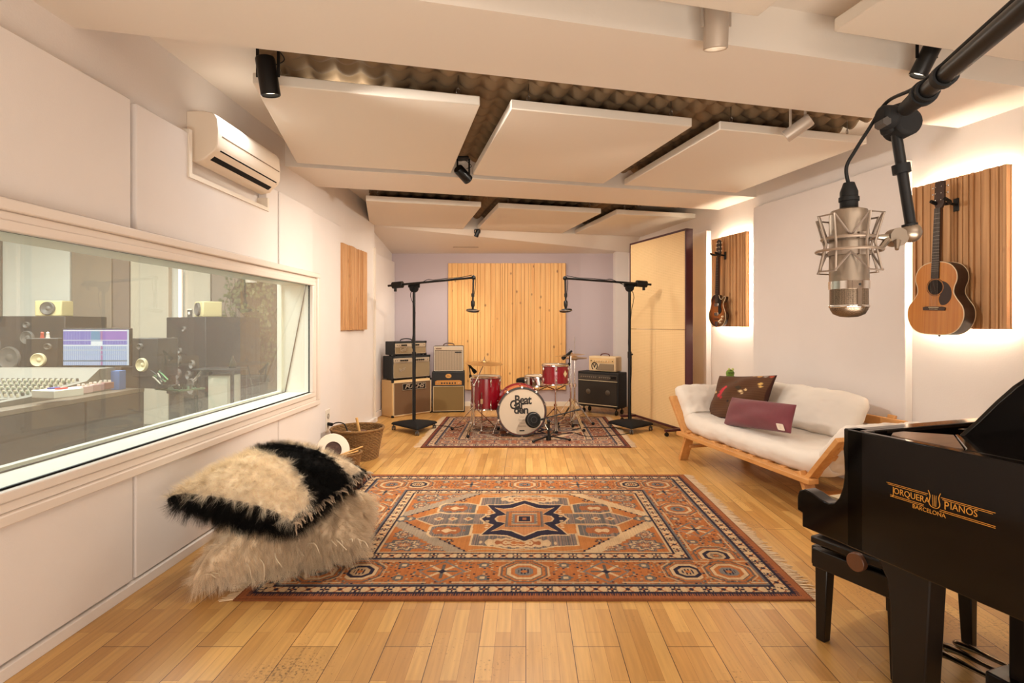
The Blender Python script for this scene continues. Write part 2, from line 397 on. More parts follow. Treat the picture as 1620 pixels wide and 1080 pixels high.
MB().b2((-1.15, 8.67, 2.555), (-.75, 8.70, 2.575)).build('vent_slot', mat('slot_grey', (150, 130, 110), .7), sof)

# hanging ceiling panels
def cloud(s0, s1, t0, t1, label, k):
    c = st((s0 + s1) / 2, (t0 + t1) / 2, 2.72)
    r = thing('ceiling_panel', label, 'ceiling panel', c, SK, 'white hanging ceiling panels')
    hx, hy = (s1 - s0) / 2, (t1 - t0) / 2
    MB().b2((-hx, -hy, 0), (hx, hy, .062)).build('panel_board', CLOUD, r, bevel=.006)
    for x in (-.8, .8):
        for y in (-.93, .93):
            h = MB(); h.cyl((x * hx, y * hy, .05), (x * hx, y * hy, .235), .0025, n=6)
            h.tube([(x * hx + .012 * math.cos(q), y * hy, .10 + .02 * math.sin(q)) for q in np.linspace(0, 2 * math.pi, 9)[:-1]], .002, 5, closed=True)
            h.build('hanger', STEEL, r)
NM = ['left', 'middle', 'right']
for i in range(3):
    cloud(-.735 + 1.51 * i, .575 + 1.49 * i, 3.42, 5.03, ['large white hanging ceiling panel beside the black spotlight, left of three',
          'large white hanging ceiling panel, middle of the nearer row of three', 'large white hanging ceiling panel next to the silver spotlight, right of three'][i], i)
    cloud(-.215 + 1.505 * i, 1.085 + 1.505 * i, 6.38, 7.94, ['smaller far hanging ceiling panel, left of the row above the drums',
          'smaller far hanging ceiling panel, middle of the row above the drums', 'smaller far hanging ceiling panel beside the tall screen top'][i], i)
cloud(.31, 1.61, .5, 2.125, 'nearest white hanging ceiling panel, cut by the top picture edge', 0)
cloud(2.04, 3.34, .5, 2.145, 'nearest white hanging ceiling panel above the boom pole', 0)

# egg-crate foam in the slots
FOAM = mat('brown_acoustic_foam', (124, 100, 72), .95, var=.15, vscale=3)
def foam(s0, s1, t0, t1, label):
    nx = int((s1 - s0) / .02); ny = int((t1 - t0) / .02)
    S, T = np.meshgrid(np.linspace(s0, s1, nx), np.linspace(t0, t1, ny))
    Z = 2.925 - .06 * np.abs(np.sin(S * math.pi / .15) * np.sin(T * math.pi / .15)) ** .8
    X = S * CS - T * SN; Y = S * SN + T * CS
    co = np.stack([X, Y, Z], -1).reshape(-1, 3)
    idx = np.arange(nx * ny).reshape(ny, nx)
    f = np.stack([idx[:-1, :-1], idx[:-1, 1:], idx[1:, 1:], idx[1:, :-1]], -1).reshape(-1, 4)
    me = bpy.data.meshes.new('acoustic_foam'); me.from_pydata(co.tolist(), [], f.tolist())
    o = link('acoustic_foam', me, FOAM, smooth=True, ang=180)
    m = o.modifiers.new('t', 'SOLIDIFY'); m.thickness = .03; m.offset = 1
    tag(o, label, 'acoustic foam', 'egg-crate foam on the ceiling')
foam(-.70, 3.52, 3.02, 5.15, 'brown egg-crate foam above the nearer row of three ceiling panels')
foam(-.17, 3.2, 5.9, 7.95, 'dark egg-crate foam above the far row of ceiling panels')

# ------------------------------------------------------------------ spotlights
def spotlight(loc, aim, body_m, label, power, L_=.17, r=.042, cone=70, plate=None, bracket_side=(1, 0, 0), top=2.9, col=WARM):
    loc = V(loc); d = (V(aim) - loc).normalized()
    t = thing('spotlight', label, 'spotlight', loc, 0, 'ceiling spotlights')
    q = d.to_track_quat('-Z', 'Y').to_matrix()
    b = MB(); b.lathe([(0, L_ * .55), (r * .9, L_ * .55), (r, L_ * .5), (r, -L_ * .5), (r * .93, -L_ * .52), (r * .85, -L_ * .5), (r * .82, -L_ * .38), (0, -L_ * .38)], (0, 0, 0), 24, q)
    b.build('lamp_housing', body_m, t)
    MB().lathe([(0, -L_ * .40), (r * .8, -L_ * .40), (r * .8, -L_ * .405), (0, -L_ * .41)], (0, 0, 0), 20, q).build('lens', glow('spot_lens', (1, .85, .65), 2), t)
    z = top - loc.z
    y = MB(); sd = V(bracket_side) * (r + .006)
    for k in (-1, 1): y.bar(sd * k, V((sd.x * k, sd.y * k, z - .012)), .004, .016)
    y.box((0, 0, z - .01), (r * 2.3, r * 2.3, .012)); y.build('bracket', body_m, t)
    ck = MB(); ck.tube([(r * .6, .02, L_ * .4), (r * 1.5, .03, z * .55), (r * .4, .02, z - .02)], .003, 6, smooth=5); ck.build('power_cord', RUBBER, t)
    li = bpy.data.lights.new('spot', 'SPOT'); li.energy = power; li.spot_size = R(cone); li.spot_blend = .6; li.shadow_soft_size = .05; li.color = col
    lo = bpy.data.objects.new('spot_beam', li); COL.objects.link(lo); lo.parent = t
    lo.location = d * (L_ * .56); lo.rotation_euler = d.to_track_quat('-Z', 'Y').to_euler()
    return t
SILVER = mat('pale_grey_metal', (186, 172, 158), .4, .3)
spotlight(pt(424, 122, 2.95), (-1.1, 3.3, 0), BLACK, 'large black spotlight at the left end of the ceiling slot', 30, L_=.185, r=.05, cone=60, top=2.875)
spotlight(pt(733, 276, 5.06), (1.3, 7.4, 1.0), BLACK, 'black spotlight hanging in the gap between ceiling panels', 62, L_=.15, r=.048, cone=70, top=2.88)
spotlight(pt(1262, 203, 3.72), (-1.3, 5.9, .5), SILVER, 'silver spotlight over the right ceiling panel, tilted', 275, L_=.17, r=.044, cone=75, top=2.875)
spotlight(pt(1133, 42, 2.55), (1.0, 3.2, 0), SILVER, 'pale grey spotlight in front of the nearest beam', 16, L_=.19, r=.056, cone=100)
spotlight(pt(1466, 92, 2.84), (1.0, 3.5, 0), BLACK, 'black spotlight near the boom pole, tilted to the floor', 50, L_=.18, r=.043, cone=80)
spotlight(pt(755, 369, 7.95), (-1.6, 8.6, .5), BLACK, 'tiny black spotlight below the far ceiling panels', 35, L_=.10, r=.032, cone=90, top=2.72)

# ------------------------------------------------------------------ window to the control room
FRM = mat('cream_window_frame', (224, 213, 203), .4)
wf = MB()
def ring(mb, x0, x1, y0, y1, z0, z1, wy, wz):
    mb.b2((x0, y0, z0), (x1, y1, z0 + wz)); mb.b2((x0, y0, z1 - wz), (x1, y1, z1))
    mb.b2((x0, y0, z0 + wz), (x1, y0 + wy, z1 - wz)); mb.b2((x0, y1 - wy, z0 + wz), (x1, y1, z1 - wz))
win = thing('window_1', 'long control room window with cream frame in the left wall', 'window', (-2.0, 2.8, .6)); win['kind'] = 'structure'
T = V((2.0, -2.8, -.6))
def shift(mb):
    bmesh.ops.translate(mb.bm, verts=mb.bm.verts[:], vec=T); return mb
mb = MB(); ring(mb, -2.0, -1.955, .33, 5.235, .585, 1.825, .055, .045); ring(mb, -2.0, -1.975, .385, 5.18, .63, 1.78, .045, .04); ring(mb, -2.0, -1.965, .43, 5.125, .672, 1.745, .045, .042)
shift(mb).build('window_frame', FRM, win, bevel=.006)
mb = MB(); ring(mb, -2.012, -2.0, WY0 - .012, WY1 + .012, WZ0 - .012, WZ1 + .012, .018, .018); shift(mb).build('gasket', RUBBER, win)
REVEAL = mat('white_reveal', (238, 236, 226), .45)
mb = MB(); mb.b2((-2.27, WY0, WZ0 - .012), (-2.012, WY1, WZ0 + .002)); mb.b2((-2.27, WY0, WZ1 - .002), (-2.012, WY1, WZ1 + .01)); mb.b2((-2.25, WY1 - .004, WZ0), (-2.012, WY1 + .008, WZ1)); mb.b2((-2.25, WY0 - .01, WZ0), (-2.012, WY0 + .004, WZ1))
mb.b2((-2.29, WY1 - .03, WZ0), (-2.25, WY1 + .03, WZ1 + .02)); mb.b2((-2.29, WY0, WZ0 - .03), (-2.25, WY1, WZ0 + .018))
shift(mb).build('reveal', REVEAL, win, bevel=.002)
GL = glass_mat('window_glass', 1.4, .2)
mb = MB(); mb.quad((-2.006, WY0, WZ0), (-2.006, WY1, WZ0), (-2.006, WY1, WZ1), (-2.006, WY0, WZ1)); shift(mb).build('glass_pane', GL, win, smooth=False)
GL2 = glass_mat('inner_glass', 1.0)
mb = MB(); mb.quad((-2.225, WY0, WZ0), (-2.225, WY1 - .006, WZ0), (-2.03, WY1 - .006, WZ1), (-2.03, WY0, WZ1)); shift(mb).build('tilted_glass_pane', GL2, win, smooth=False)
mb = MB(); mb.bar((-2.225, WY1 - .008, WZ0), (-2.03, WY1 - .008, WZ1), .006, .008); mb.bar((-2.225, WY0, WZ0 + .005), (-2.225, WY1, WZ0 + .005), .007, .007); shift(mb).build('pane_seal', RUBBER, win)

# ------------------------------------------------------------------ control room shell
CRW = mat('control_room_wall', (214, 210, 200), .8); CRT = mat('taupe_fabric', (158, 140, 124), .9)
struct('floor_control_room', MB().b2((-7.1, -.6, -.1), (-2.3, 7.4, 0)), mat('grey_green_carpet', (150, 150, 138), .9, var=.1, vscale=40))
struct('wall_control_room', MB().b2((-7.2, 6.9, 0), (-2.3, 7.0, 2.95)).b2((-7.2, -.6, 0), (-7.1, 6.9, 2.95)).b2((-7.2, -.7, 0), (-2.3, -.6, 2.95)), CRW)
def crp(x0, x1, m, label):
    a, b_ = (x0 - PX) * 6.85 / FP, (x1 - PX) * 6.85 / FP
    tag(MB().b2((a, 6.83, .1), (b_, 6.9, 2.6)).build('acoustic_wall_panel', m, bevel=.006), label, 'wall panel', 'panels on the control room wall')
crp(-60, 4, CRT, 'taupe control room wall panel at the left picture edge'); crp(6, 112, mat('cream_fabric', (242, 238, 228), .9), 'pale cream control room wall panel behind the small cream speaker')
crp(115, 178, CRT, 'taupe control room wall panel directly behind the computer screen'); crp(180, 206, mat('dark_taupe_fabric', (140, 122, 112), .9), 'narrow darker taupe panel right of the computer screen')
crp(208, 268, mat('beige_fabric', (208, 194, 174), .9), 'beige control room wall panel left of the red light strip'); crp(294, 334, MATS['beige_fabric'], 'beige control room wall panel right of the red light strip')
crp(336, 450, CRT, 'taupe control room wall panel behind the hanging ivy')
# ------------------------------------------------------------------ rugs
def inpoly(x, y, poly):
    r = np.zeros(x.shape, bool); n = len(poly); j = n - 1
    for i in range(n):
        xi, yi = poly[i]; xj, yj = poly[j]
        if yi != yj:
            r ^= ((yi > y) != (yj > y)) & (x < (xj - xi) * (y - yi) / (yj - yi) + xi)
        j = i
    return r
def octagon(cx, cy, rx, ry=None, k=.45):
    ry = ry or rx
    return [(cx + a * rx, cy + b * ry) for a, b in ((k, 1), (1, k), (1, -k), (k, -1), (-k, -1), (-1, -k), (-1, k), (-k, 1))]
def rug_colors(W, D, nx, ny, pal, b0, b1, b2, b3, seed=1):
    """b0..b3: widths of plain edge, outer guard stripe, main border, inner guard stripe"""
    rng = np.random.RandomState(seed)
    RU, RU2, NAV, SLA, CRE, GLD = [np.array(lin(c)) for c in pal]
    x, y = np.meshgrid(np.linspace(-W / 2, W / 2, nx), np.linspace(-D / 2, D / 2, ny))
    C = np.tile(RU2, (ny, nx, 1))
    dx, dy = W / 2 - np.abs(x), D / 2 - np.abs(y); d = np.minimum(dx, dy)
    horiz = dy < dx                                     # this bit of border runs along x
    p = np.where(horiz, x, y); L_ = np.where(horiz, W, D)
    def put(mask, col): C[mask] = col
    def guard(a, b):
        m = (d >= a) & (d < b); put(m, NAV)
        e = (b - a) * .17; m = (d >= a + e) & (d < b - e); put(m, CRE)
        q = (d - (a + b) / 2) / (b - a) * 2                # -1..1 across
        per = (b - a) * .95; u = ((p / per) % 1) * 2 - 1
        cell = np.floor(p / per).astype(int) % 2
        xm = m & (np.abs(np.abs(u) - np.abs(q)) < .16) & (cell == 0); put(xm, RU2)
        put(m & (np.abs(u) + np.abs(q) < .38) & (cell == 0), NAV)
        fl_ = m & (cell == 1) & (((np.abs(u) < .14) & (np.abs(q) < .62)) | ((np.abs(q) < .16) & (np.abs(u) < .6)) | (np.abs(np.abs(u) - .55) + np.abs(np.abs(q) - .45) < .2)); put(fl_, NAV)
        put(m & (cell == 1) & (np.abs(u) + np.abs(q) < .2), RU)
    e0 = b0; e1 = e0 + b1; e2 = e1 + b2; e3 = e2 + b3
    put((d >= 0) & (d < e0), RU2)
    put((d > e0 - .022) & (d < e0) & (((p / .012) % 1) < .55), NAV); put((d < .012), RU2 * .7)
    guard(e0, e1)
    m = (d >= e1) & (d < e2); put(m, RU)
    put(m & ((d < e1 + .014) | (d > e2 - .014)), SLA * .8)
    q = (d - (e1 + e2) / 2) / b2 * 2
    N_h = max(3, int(round((W - e1 - e2) / (b2 * 1.42)))); N_v = max(3, int(round((D - e1 - e2) / (b2 * 1.42))))
    per = np.where(horiz, (W - e1 - e2) / N_h, (D - e1 - e2) / N_v)
    s_ = p / per + np.where(np.where(horiz, N_h, N_v) % 2 == 0, 0, .5)
    cell = np.floor(s_).astype(int); u = ((s_ % 1) * 2 - 1) * per / b2
    # corners: their own octagon
    cor = (np.abs(x) > W / 2 - e2) & (np.abs(y) > D / 2 - e2)
    uc = (W / 2 - (e1 + e2) / 2 - np.abs(x)) / b2 * 2; vc = (D / 2 - (e1 + e2) / 2 - np.abs(y)) / b2 * 2
    u = np.where(cor, uc, u); q = np.where(cor, vc, q); cell = np.where(cor, 0, cell)
    def octf(u, q, r): return np.maximum(np.maximum(np.abs(u), np.abs(q)), (np.abs(u) + np.abs(q)) / 1.42) / r
    o = octf(u, q, .62)
    ev = m & ((cell % 2 == 0) | cor)
    alt = (cell % 4 == 0)
    put(ev & (o < 1), SLA * .55); put(ev & (o < .95), CRE); put(ev & (o < .74), np.where(alt[..., None], RU, NAV)[ev & (o < .74)])
    put(ev & (o < .52), np.where(alt[..., None], SLA, CRE * .8)[ev & (o < .52)]); put(ev & (o < .34) & (((u * 9) % 1) < .5), NAV); put(ev & (o < .16), RU)
    od = m & (cell % 2 == 1) & ~cor
    st_ = (np.abs(np.abs(u) - np.abs(q)) < .09) & (np.maximum(np.abs(u), np.abs(q)) < .5); put(od & st_, CRE)
    put(od & (((np.abs(u) < .06) | (np.abs(q) < .06)) & (np.abs(u) + np.abs(q) < .55)), SLA * .6)
    put(od & (np.abs(np.abs(u) + np.abs(q) - .78) < .05), SLA); put(od & (np.abs(u) + np.abs(q) < .16), NAV)
    lf = m & ~cor & (np.abs(np.abs(u) - per / b2 * .99) < .16) & (np.abs(np.abs(q) - .48) < .22 - .6 * np.abs(np.abs(u) - per / b2 * .99)); put(lf, SLA * .75)
    lf2 = m & ~cor & (np.abs(np.abs(u) - per / b2 * .99) < .07) & (np.abs(np.abs(q) - .48) < .08); put(lf2, CRE)
    put(m & (np.abs(np.abs(q) - .80) < .035) & (np.abs(u) > .42), CRE * .9)
    cb_ = .013; gi = (np.floor(np.abs(x) / cb_).astype(int) * 73 + np.floor(np.abs(y) / cb_).astype(int) * 191) % 997
    hsh = np.abs(np.sin(gi * 12.9898) * 43758.5453) % 1
    bg = m & (o > 1.08) & (np.abs(np.abs(C - RU).sum(-1)) < .02)
    put(bg & (hsh < .07), CRE * .8); put(bg & (hsh > .07) & (hsh < .15), SLA * .7); put(bg & (hsh > .15) & (hsh < .21), NAV); put(bg & (hsh > .21) & (hsh < .28), RU2 * .8)
    put(ev & (np.abs(o - 1.22) < .05), SLA * .6); put(ev & (np.abs(o - 1.36) < .04) & (np.abs(u) > .5), CRE * .85)
    guard(e2, e3)
    # field
    fx, fy = W / 2 - e3, D / 2 - e3
    F = (np.abs(x) < fx) & (np.abs(y) < fy)
    put(F, RU)
    g = F & (np.abs(x) < fx * .8); C[g] = RU * .62 + GLD * .38
    ax, ay = np.abs(x), np.abs(y)
    k = ax / fx + .62 * ay / fy
    zig = .02 * np.abs(((ay / .035) % 1) - .5) * 2
    right = x > 0
    band = F & (k + zig > 1.0)
    put(band, NAV); band = F & (k + zig > 1.016)
    C[band] = np.where(right[..., None], CRE, SLA * .6 + CRE * .4)[band]
    put(F & (k > 1.13 + zig), RU)
    for cx, cy, rx, ry in ((.84, .80, .13, .15), (.60, .86, .10, .09), (.88, .50, .07, .12)):
        u = (ax / fx - cx) / rx; v = (ay / fy - cy) / ry
        o = octf(u, v, 1.0) + .12 * np.sin(9 * np.arctan2(v, u))
        put(F & (k > 1.13) & (o < 1), SLA * .8); put(F & (k > 1.13) & (o < .72) & (o > .58), CRE); put(F & (o < .34) & (k > 1.1), RU2); put(F & (o < .16) & (k > 1.1), CRE)
    put(F & ((fx - ax < .012) | (fy - ay < .012)), CRE * .9)
    S = fy / .525                                       # motif scale
    X, Y = x / S, y / S; AX, AY = np.abs(X), np.abs(Y)
    def shape(poly, col, out=None, w_=.012, both=True):
        """mirrored polygon with an outline"""
        cx = sum(a for a, b in poly) / len(poly); cy = sum(b for a, b in poly) / len(poly)
        A, B = (AX, AY) if both else (X, Y)
        if out is not None:
            big = []
            for a, b in poly:
                l = math.hypot(a - cx, b - cy) or 1; big.append((a + (a - cx) / l * w_ * 1.4, b + (b - cy) / l * w_ * 1.4))
            put(F & inpoly(A, B, big), out)
        put(F & inpoly(A, B, poly), col)
    shape([(-.01, .27), (-.01, .46), (.08, .475), (.17, .43), (.30, .42), (.30, .255), (.20, .27), (.10, .285)], SLA * .85, CRE)
    u = (X * np.sign(Y) * .8 - .03 + .25 * (AY - .38)) / .15; v = (AY - .385) / .062
    lr = np.sqrt(u * u + v * v) + .10 * np.sin(X * 130)
    put(F & (lr < 1.1), CRE); put(F & (lr < .7) & (lr > .5), RU2); put(F & (lr < .3), RU)
    shape([(.33, .11), (.33, .27), (.40, .30), (.54, .295), (.57, .25), (.57, .14), (.50, .105), (.42, .12)], SLA * .85, CRE)
    u = (AX - .47) / .1; v = (AY - .2) / .06; lr = np.sqrt(u * u + v * v) + .13 * np.sin(X * 110)
    put(F & (lr < 1), RU2); put(F & (lr < .45), CRE)
    shape([(.26, -.01), (.26, .09), (.50, .085), (.56, .11), (.66, .03), (.70, -.01)], SLA * .9, CRE)
    for cx in (.36, .46, .55): put(F & (np.abs(AX - cx) / .035 + AY / .035 < 1), CRE); put(F & (np.abs(AX - cx) / .018 + AY / .018 < 1), RU2)
    put(F & (AX > .70) & (AX < .86) & (AY < .008), NAV)
    for cx, r in ((.73, .03), (.79, .045), (.85, .03)):
        o = (np.abs(AX - cx) + np.abs(AY - .012)) / r; put(F & (o < 1.15), SLA * .7); put(F & (o < .5), CRE)
    star = [(0, .36), (.10, .275), (.17, .262), (.255, .265), (.225, .185), (.19, .105), (.245, .06), (.275, 0)]
    st4 = star + [(a, -b) for a, b in star[-2::-1]]; st4 = st4 + [(-a, b) for a, b in st4[-2:0:-1]]
    def sc(pl, f): return [(a * f, b * f) for a, b in pl]
    put(F & inpoly(X, Y, sc(st4, 1.06)), CRE); put(F & inpoly(X, Y, st4), NAV)
    inn = [(0, .275), (.075, .195), (.13, .175), (.19, .20), (.145, .13), (.11, .07), (.165, .045), (.18, 0)]
    in4 = inn + [(a, -b) for a, b in inn[-2::-1]]; in4 = in4 + [(-a, b) for a, b in in4[-2:0:-1]]
    put(F & inpoly(X, Y, sc(in4, 1.07)), CRE); put(F & inpoly(X, Y, in4), RU * .8 + CRE * .2)
    for a, b, c in ((.118, .135, SLA * .8), (.104, .12, RU), (.082, .098, CRE), (.074, .088, SLA), (.06, .072, RU2), (.044, .056, CRE), (.036, .046, NAV), (.012, .02, RU2)):
        put(F & (AX < a) & (AY < b), c)
    put(F & (AX < .082) & (AX > .074) & (((Y / .016) % 1) < .5) & (AY < .09), NAV)
    for i in range(4): put(F & ((AX - .235 + 0 * X) ** 2 + (AY - .04 - .06 * i * .6) ** 2 < .012 ** 2), CRE)
    # scattered small flowers and vines
    for _ in range(26):
        cx, cy = rng.uniform(.05, fx / S * .92), rng.uniform(.02, .5); r = rng.uniform(.016, .036)
        if (cx < .66 and .08 < cy < .33) or (cx < .32 and cy < .49) or (cy < .1 and cx < .7) or cx * S / fx + .62 * cy / .525 > .96: continue
        o = (np.abs(AX - cx) + np.abs(AY - cy)) / r; t_ = np.arctan2(AY - cy, AX - cx)
        put(F & (o < 1.2 + .5 * np.sin(5 * t_)), [NAV, SLA * .6, RU2 * .6][_ % 3]); put(F & (o < .55), [CRE, RU2, CRE][_ % 3])
    vine = F & (np.abs(AY - .49 + .014 * np.sin(X * 22)) < .006) & (k < .97); put(vine, CRE * .75)
    # streaked dye in the slate parts
    sl = np.abs(C - SLA * .85).sum(-1) < .03; sl |= np.abs(C - SLA * .9).sum(-1) < .03
    stk = np.repeat(rng.uniform(0, 1, (1, nx)), ny, 0); mixr = sl & F
    C[mixr] = (C * (.75 + .25 * stk[..., None]) + RU * (.30 * (stk > .6))[..., None])[mixr]
    # weave and age
    n1 = np.repeat(rng.uniform(.88, 1.08, (1, nx)), ny, 0) * (1 + .06 * rng.randn(ny, nx))
    n1 *= np.interp(np.arange(ny), np.linspace(0, ny, 40), rng.uniform(.9, 1.1, 40))[:, None]
    C = np.clip(C * n1[..., None], 0, 1)
    return x, y, C
def make_rug(name, label, cx, cy, W, D, nx, ny, pal, bs, seed, rz=0.0):
    x, y, C = rug_colors(W, D, nx, ny, pal, *bs, seed=seed)
    z = .009 + .001 * np.sin(x * 3 + y * 5)
    co = np.stack([x, y, z], -1).reshape(-1, 3)
    idx = np.arange(nx * ny).reshape(ny, nx)
    f = np.stack([idx[:-1, :-1], idx[:-1, 1:], idx[1:, 1:], idx[1:, :-1]], -1).reshape(-1, 4)
    # a thin side skirt
    rim = np.concatenate([idx[0, :-1], idx[:-1, -1], idx[-1, :0:-1], idx[:0:-1, 0]])
    low = co[rim].copy(); low[:, 2] = 0.0005; n0 = len(co); k = len(rim)
    co = np.concatenate([co, low]); a = np.arange(k)
    f = np.concatenate([f, np.stack([rim, n0 + a, n0 + (a + 1) % k, rim[(a + 1) % k]], -1)])
    me = bpy.data.meshes.new('woven_field'); me.vertices.add(len(co)); me.vertices.foreach_set('co', co.ravel())
    me.loops.add(f.size); me.loops.foreach_set('vertex_index', f.ravel().astype(np.int32))
    me.polygons.add(len(f)); me.polygons.foreach_set('loop_start', np.arange(0, f.size, 4, dtype=np.int32)); me.update(calc_edges=True)
    col = np.concatenate([C.reshape(-1, 3), np.tile(np.array(lin(pal[1])), (k, 1)) * .6]); rgba = np.ones((len(co), 4)); rgba[:, :3] = col
    at = me.color_attributes.new('Col', 'FLOAT_COLOR', 'POINT'); at.data.foreach_set('color', rgba.ravel())
    r = thing(name, label, 'rug', (cx, cy, 0), rz)
    o = link('woven_field', me, vcol('rug_pile', .95, .1, 0, .25, 420), r, smooth=True, ang=30)
    for sx in (-1, 1):                                   # tassels on both short ends
        mb = MB(); n = int(D / .014)
        for i in range(n):
            yy = -D / 2 + (i + .5) * D / n; L_ = random.uniform(.055, .085); a = random.uniform(-.02, .02)
            x0 = sx * (W / 2 - .003); x1 = sx * (W / 2 + L_)
            mb.tube([(x0, yy, .008), ((x0 + x1) / 2, yy + a * .4, .006), (x1, yy + a, .003)], [.0042, .004, .002], 4)
        mb.build('fringe', mat('rug_fringe', (214, 190, 158), .9, var=.1, vscale=20), r)
    return r
make_rug('persian_rug', 'large rust and navy oriental rug with star medallion, beside the fur cushions', -.01, 3.785, 2.83, 2.22, 640, 500,
         ((158, 96, 54), (142, 86, 54), (42, 37, 50), (108, 102, 98), (184, 154, 118), (174, 118, 64)), (.062, .085, .315, .085), 3)
make_rug('persian_rug', 'smaller faded red oriental rug under the drum kit', .0, 6.97, 2.30, 1.96, 420, 340,
         ((140, 86, 62), (118, 66, 48), (48, 42, 54), (112, 102, 102), (192, 162, 130), (150, 98, 72)), (.05, .09, .23, .08), 9)

# ------------------------------------------------------------------ cushions
def pillow_mesh(c4, up, thick, n=28, pinch=.07, power=.5, bump=0.0, seed=0, sag=0.0, rnd=0.0):
    """c4: four corners in order; up: thickness (top, bottom)"""
    rng = np.random.RandomState(seed)
    c = np.array([list(p) for p in c4], float)
    g = np.linspace(-1, 1, n); g = np.sign(g) * (1 - (1 - np.abs(g)) ** 1.25)
    U, W_ = np.meshgrid(g, g)
    u = U * (1 - pinch * (1 - W_ ** 2)); v = W_ * (1 - pinch * (1 - U ** 2))
    u, v = u * (1 - rnd * np.abs(v) ** 6), v * (1 - rnd * 2 * np.abs(u) ** 10)
    a, b = (u + 1) / 2, (v + 1) / 2
    P = ((1 - a) * (1 - b))[..., None] * c[0] + (a * (1 - b))[..., None] * c[1] + (a * b)[..., None] * c[2] + ((1 - a) * b)[..., None] * c[3]
    nrm = np.cross(c[2] - c[0], c[3] - c[1]); nrm /= np.linalg.norm(nrm)
    if np.dot(nrm, up) < 0: nrm = -nrm
    h = np.maximum((1 - U ** 2) * (1 - W_ ** 2), 0) ** power
    wob = sum(rng.randn() * np.sin(rng.uniform(2, 6) * U + rng.uniform(0, 6)) * np.sin(rng.uniform(2, 6) * W_ + rng.uniform(0, 6)) for _ in range(6)) * bump
    top = P + nrm * (thick[0] * h * (1 + wob))[..., None]; bot = P - nrm * (thick[1] * h * (1 + wob * .5))[..., None]
    return top, bot, U, W_
def pillow(name, c4, up, thick, m, parent=None, colf=None, sub=1, **kw):
    top, bot, U, W_ = pillow_mesh(c4, up, thick, **kw); n = top.shape[0]
    idx = np.arange(n * n).reshape(n, n); bi = idx + n * n
    edge = np.zeros((n, n), bool); edge[0] = edge[-1] = True; edge[:, 0] = edge[:, -1] = True
    bi = np.where(edge, idx, bi)
    q = lambda I: np.stack([I[:-1, :-1], I[:-1, 1:], I[1:, 1:], I[1:, :-1]], -1).reshape(-1, 4)
    co = np.concatenate([top.reshape(-1, 3), bot.reshape(-1, 3)])
    f = np.concatenate([q(idx), q(bi)[:, ::-1]])
    used = np.unique(f); re = np.full(len(co), -1); re[used] = np.arange(len(used))
    me = bpy.data.meshes.new(name); me.from_pydata(co[used].tolist(), [], re[f].tolist())
    bm = bmesh.new(); bm.from_mesh(me); bmesh.ops.recalc_face_normals(bm, faces=bm.faces[:]); bm.to_mesh(me); bm.free()
    vol = sum((me.vertices[p.vertices[0]].co.cross(me.vertices[p.vertices[1]].co)).dot(me.vertices[p.vertices[2]].co) + (me.vertices[p.vertices[0]].co.cross(me.vertices[p.vertices[2]].co)).dot(me.vertices[p.vertices[3]].co) for p in me.polygons if len(p.vertices) == 4)
    if vol < 0: me.flip_normals(); print('FLIPPED', name)
    if colf is not None:
        ct = colf(U, W_, True).reshape(-1, 3); cb = colf(U, W_, False).reshape(-1, 3)
        rgba = np.ones((len(used), 4)); rgba[:, :3] = np.concatenate([ct, cb])[used]
        vi = np.zeros(len(me.loops), np.int32); me.loops.foreach_get('vertex_index', vi)
        at = me.color_attributes.new('Col', 'BYTE_COLOR', 'CORNER'); at.data.foreach_set('color', rgba[vi].ravel())
    return link(name, me, m, parent, smooth=True, ang=180, sub=sub), top, bot
def fur(o, count, length, comb, seed=0, child=6, r=.9, nf=.006):
    ps = o.modifiers.new('fur', 'PARTICLE_SYSTEM'); s = o.particle_systems[0].settings
    s.type = 'HAIR'; s.count = count; s.hair_length = length; s.hair_step = 4; s.render_step = 3
    s.normal_factor = nf; s.object_align_factor = comb; s.factor_random = .012
    s.child_type = 'INTERPOLATED'; s.rendered_child_count = child; s.child_percent = 1; s.child_length = 1.0
    s.clump_factor = .6; s.kink = 'WAVE'; s.kink_amplitude = .004; s.kink_frequency = 3; s.roughness_1 = .012; s.roughness_endpoint = .02; s.roughness_2 = .02; s.child_parting_factor = 0
    s.root_radius = r; s.tip_radius = .15; s.radius_scale = .0007
    o.particle_systems[0].seed = seed
    return ps
FURM = vcol('sheepskin', .8, .15)
N, L = nt(FURM); hi_ = N.new('ShaderNodeHairInfo'); mr_ = N.new('ShaderNodeMapRange'); mr_.inputs['To Min'].default_value = 1.4; mr_.inputs['To Max'].default_value = 2.2
sub_ = N.new('ShaderNodeMath'); sub_.operation = 'MULTIPLY'; cen_ = N.new('ShaderNodeMath'); cen_.operation = 'SUBTRACT'; cen_.inputs[1].default_value = .6; L.new(hi_.outputs['Random'], cen_.inputs[0]); L.new(cen_.outputs[0], sub_.inputs[0]); L.new(hi_.outputs['Is Strand'], sub_.inputs[1]); mr_.clamp = False
L.new(sub_.outputs[0], mr_.inputs[0]); hv_ = N.new('ShaderNodeHueSaturation'); L.new(mr_.outputs[0], hv_.inputs['Value'])
va_ = [n for n in N if n.type == 'VERTEX_COLOR'][0]; L.new(va_.outputs[0], hv_.inputs['Color']); L.new(hv_.outputs[0], N['Principled BSDF'].inputs['Base Color'])
def cushion_thing(name, label, c4):
    c = sum((V(p) for p in c4), V()) / 4
    return thing(name, label, 'cushion', (c.x, c.y, min(p[2] for p in c4)), 0, 'fur floor cushions'), c
cl = [np.array(lin(c)) for c in ((224, 212, 192), (14, 12, 11), (150, 130, 108), (176, 160, 140), (200, 182, 156))]
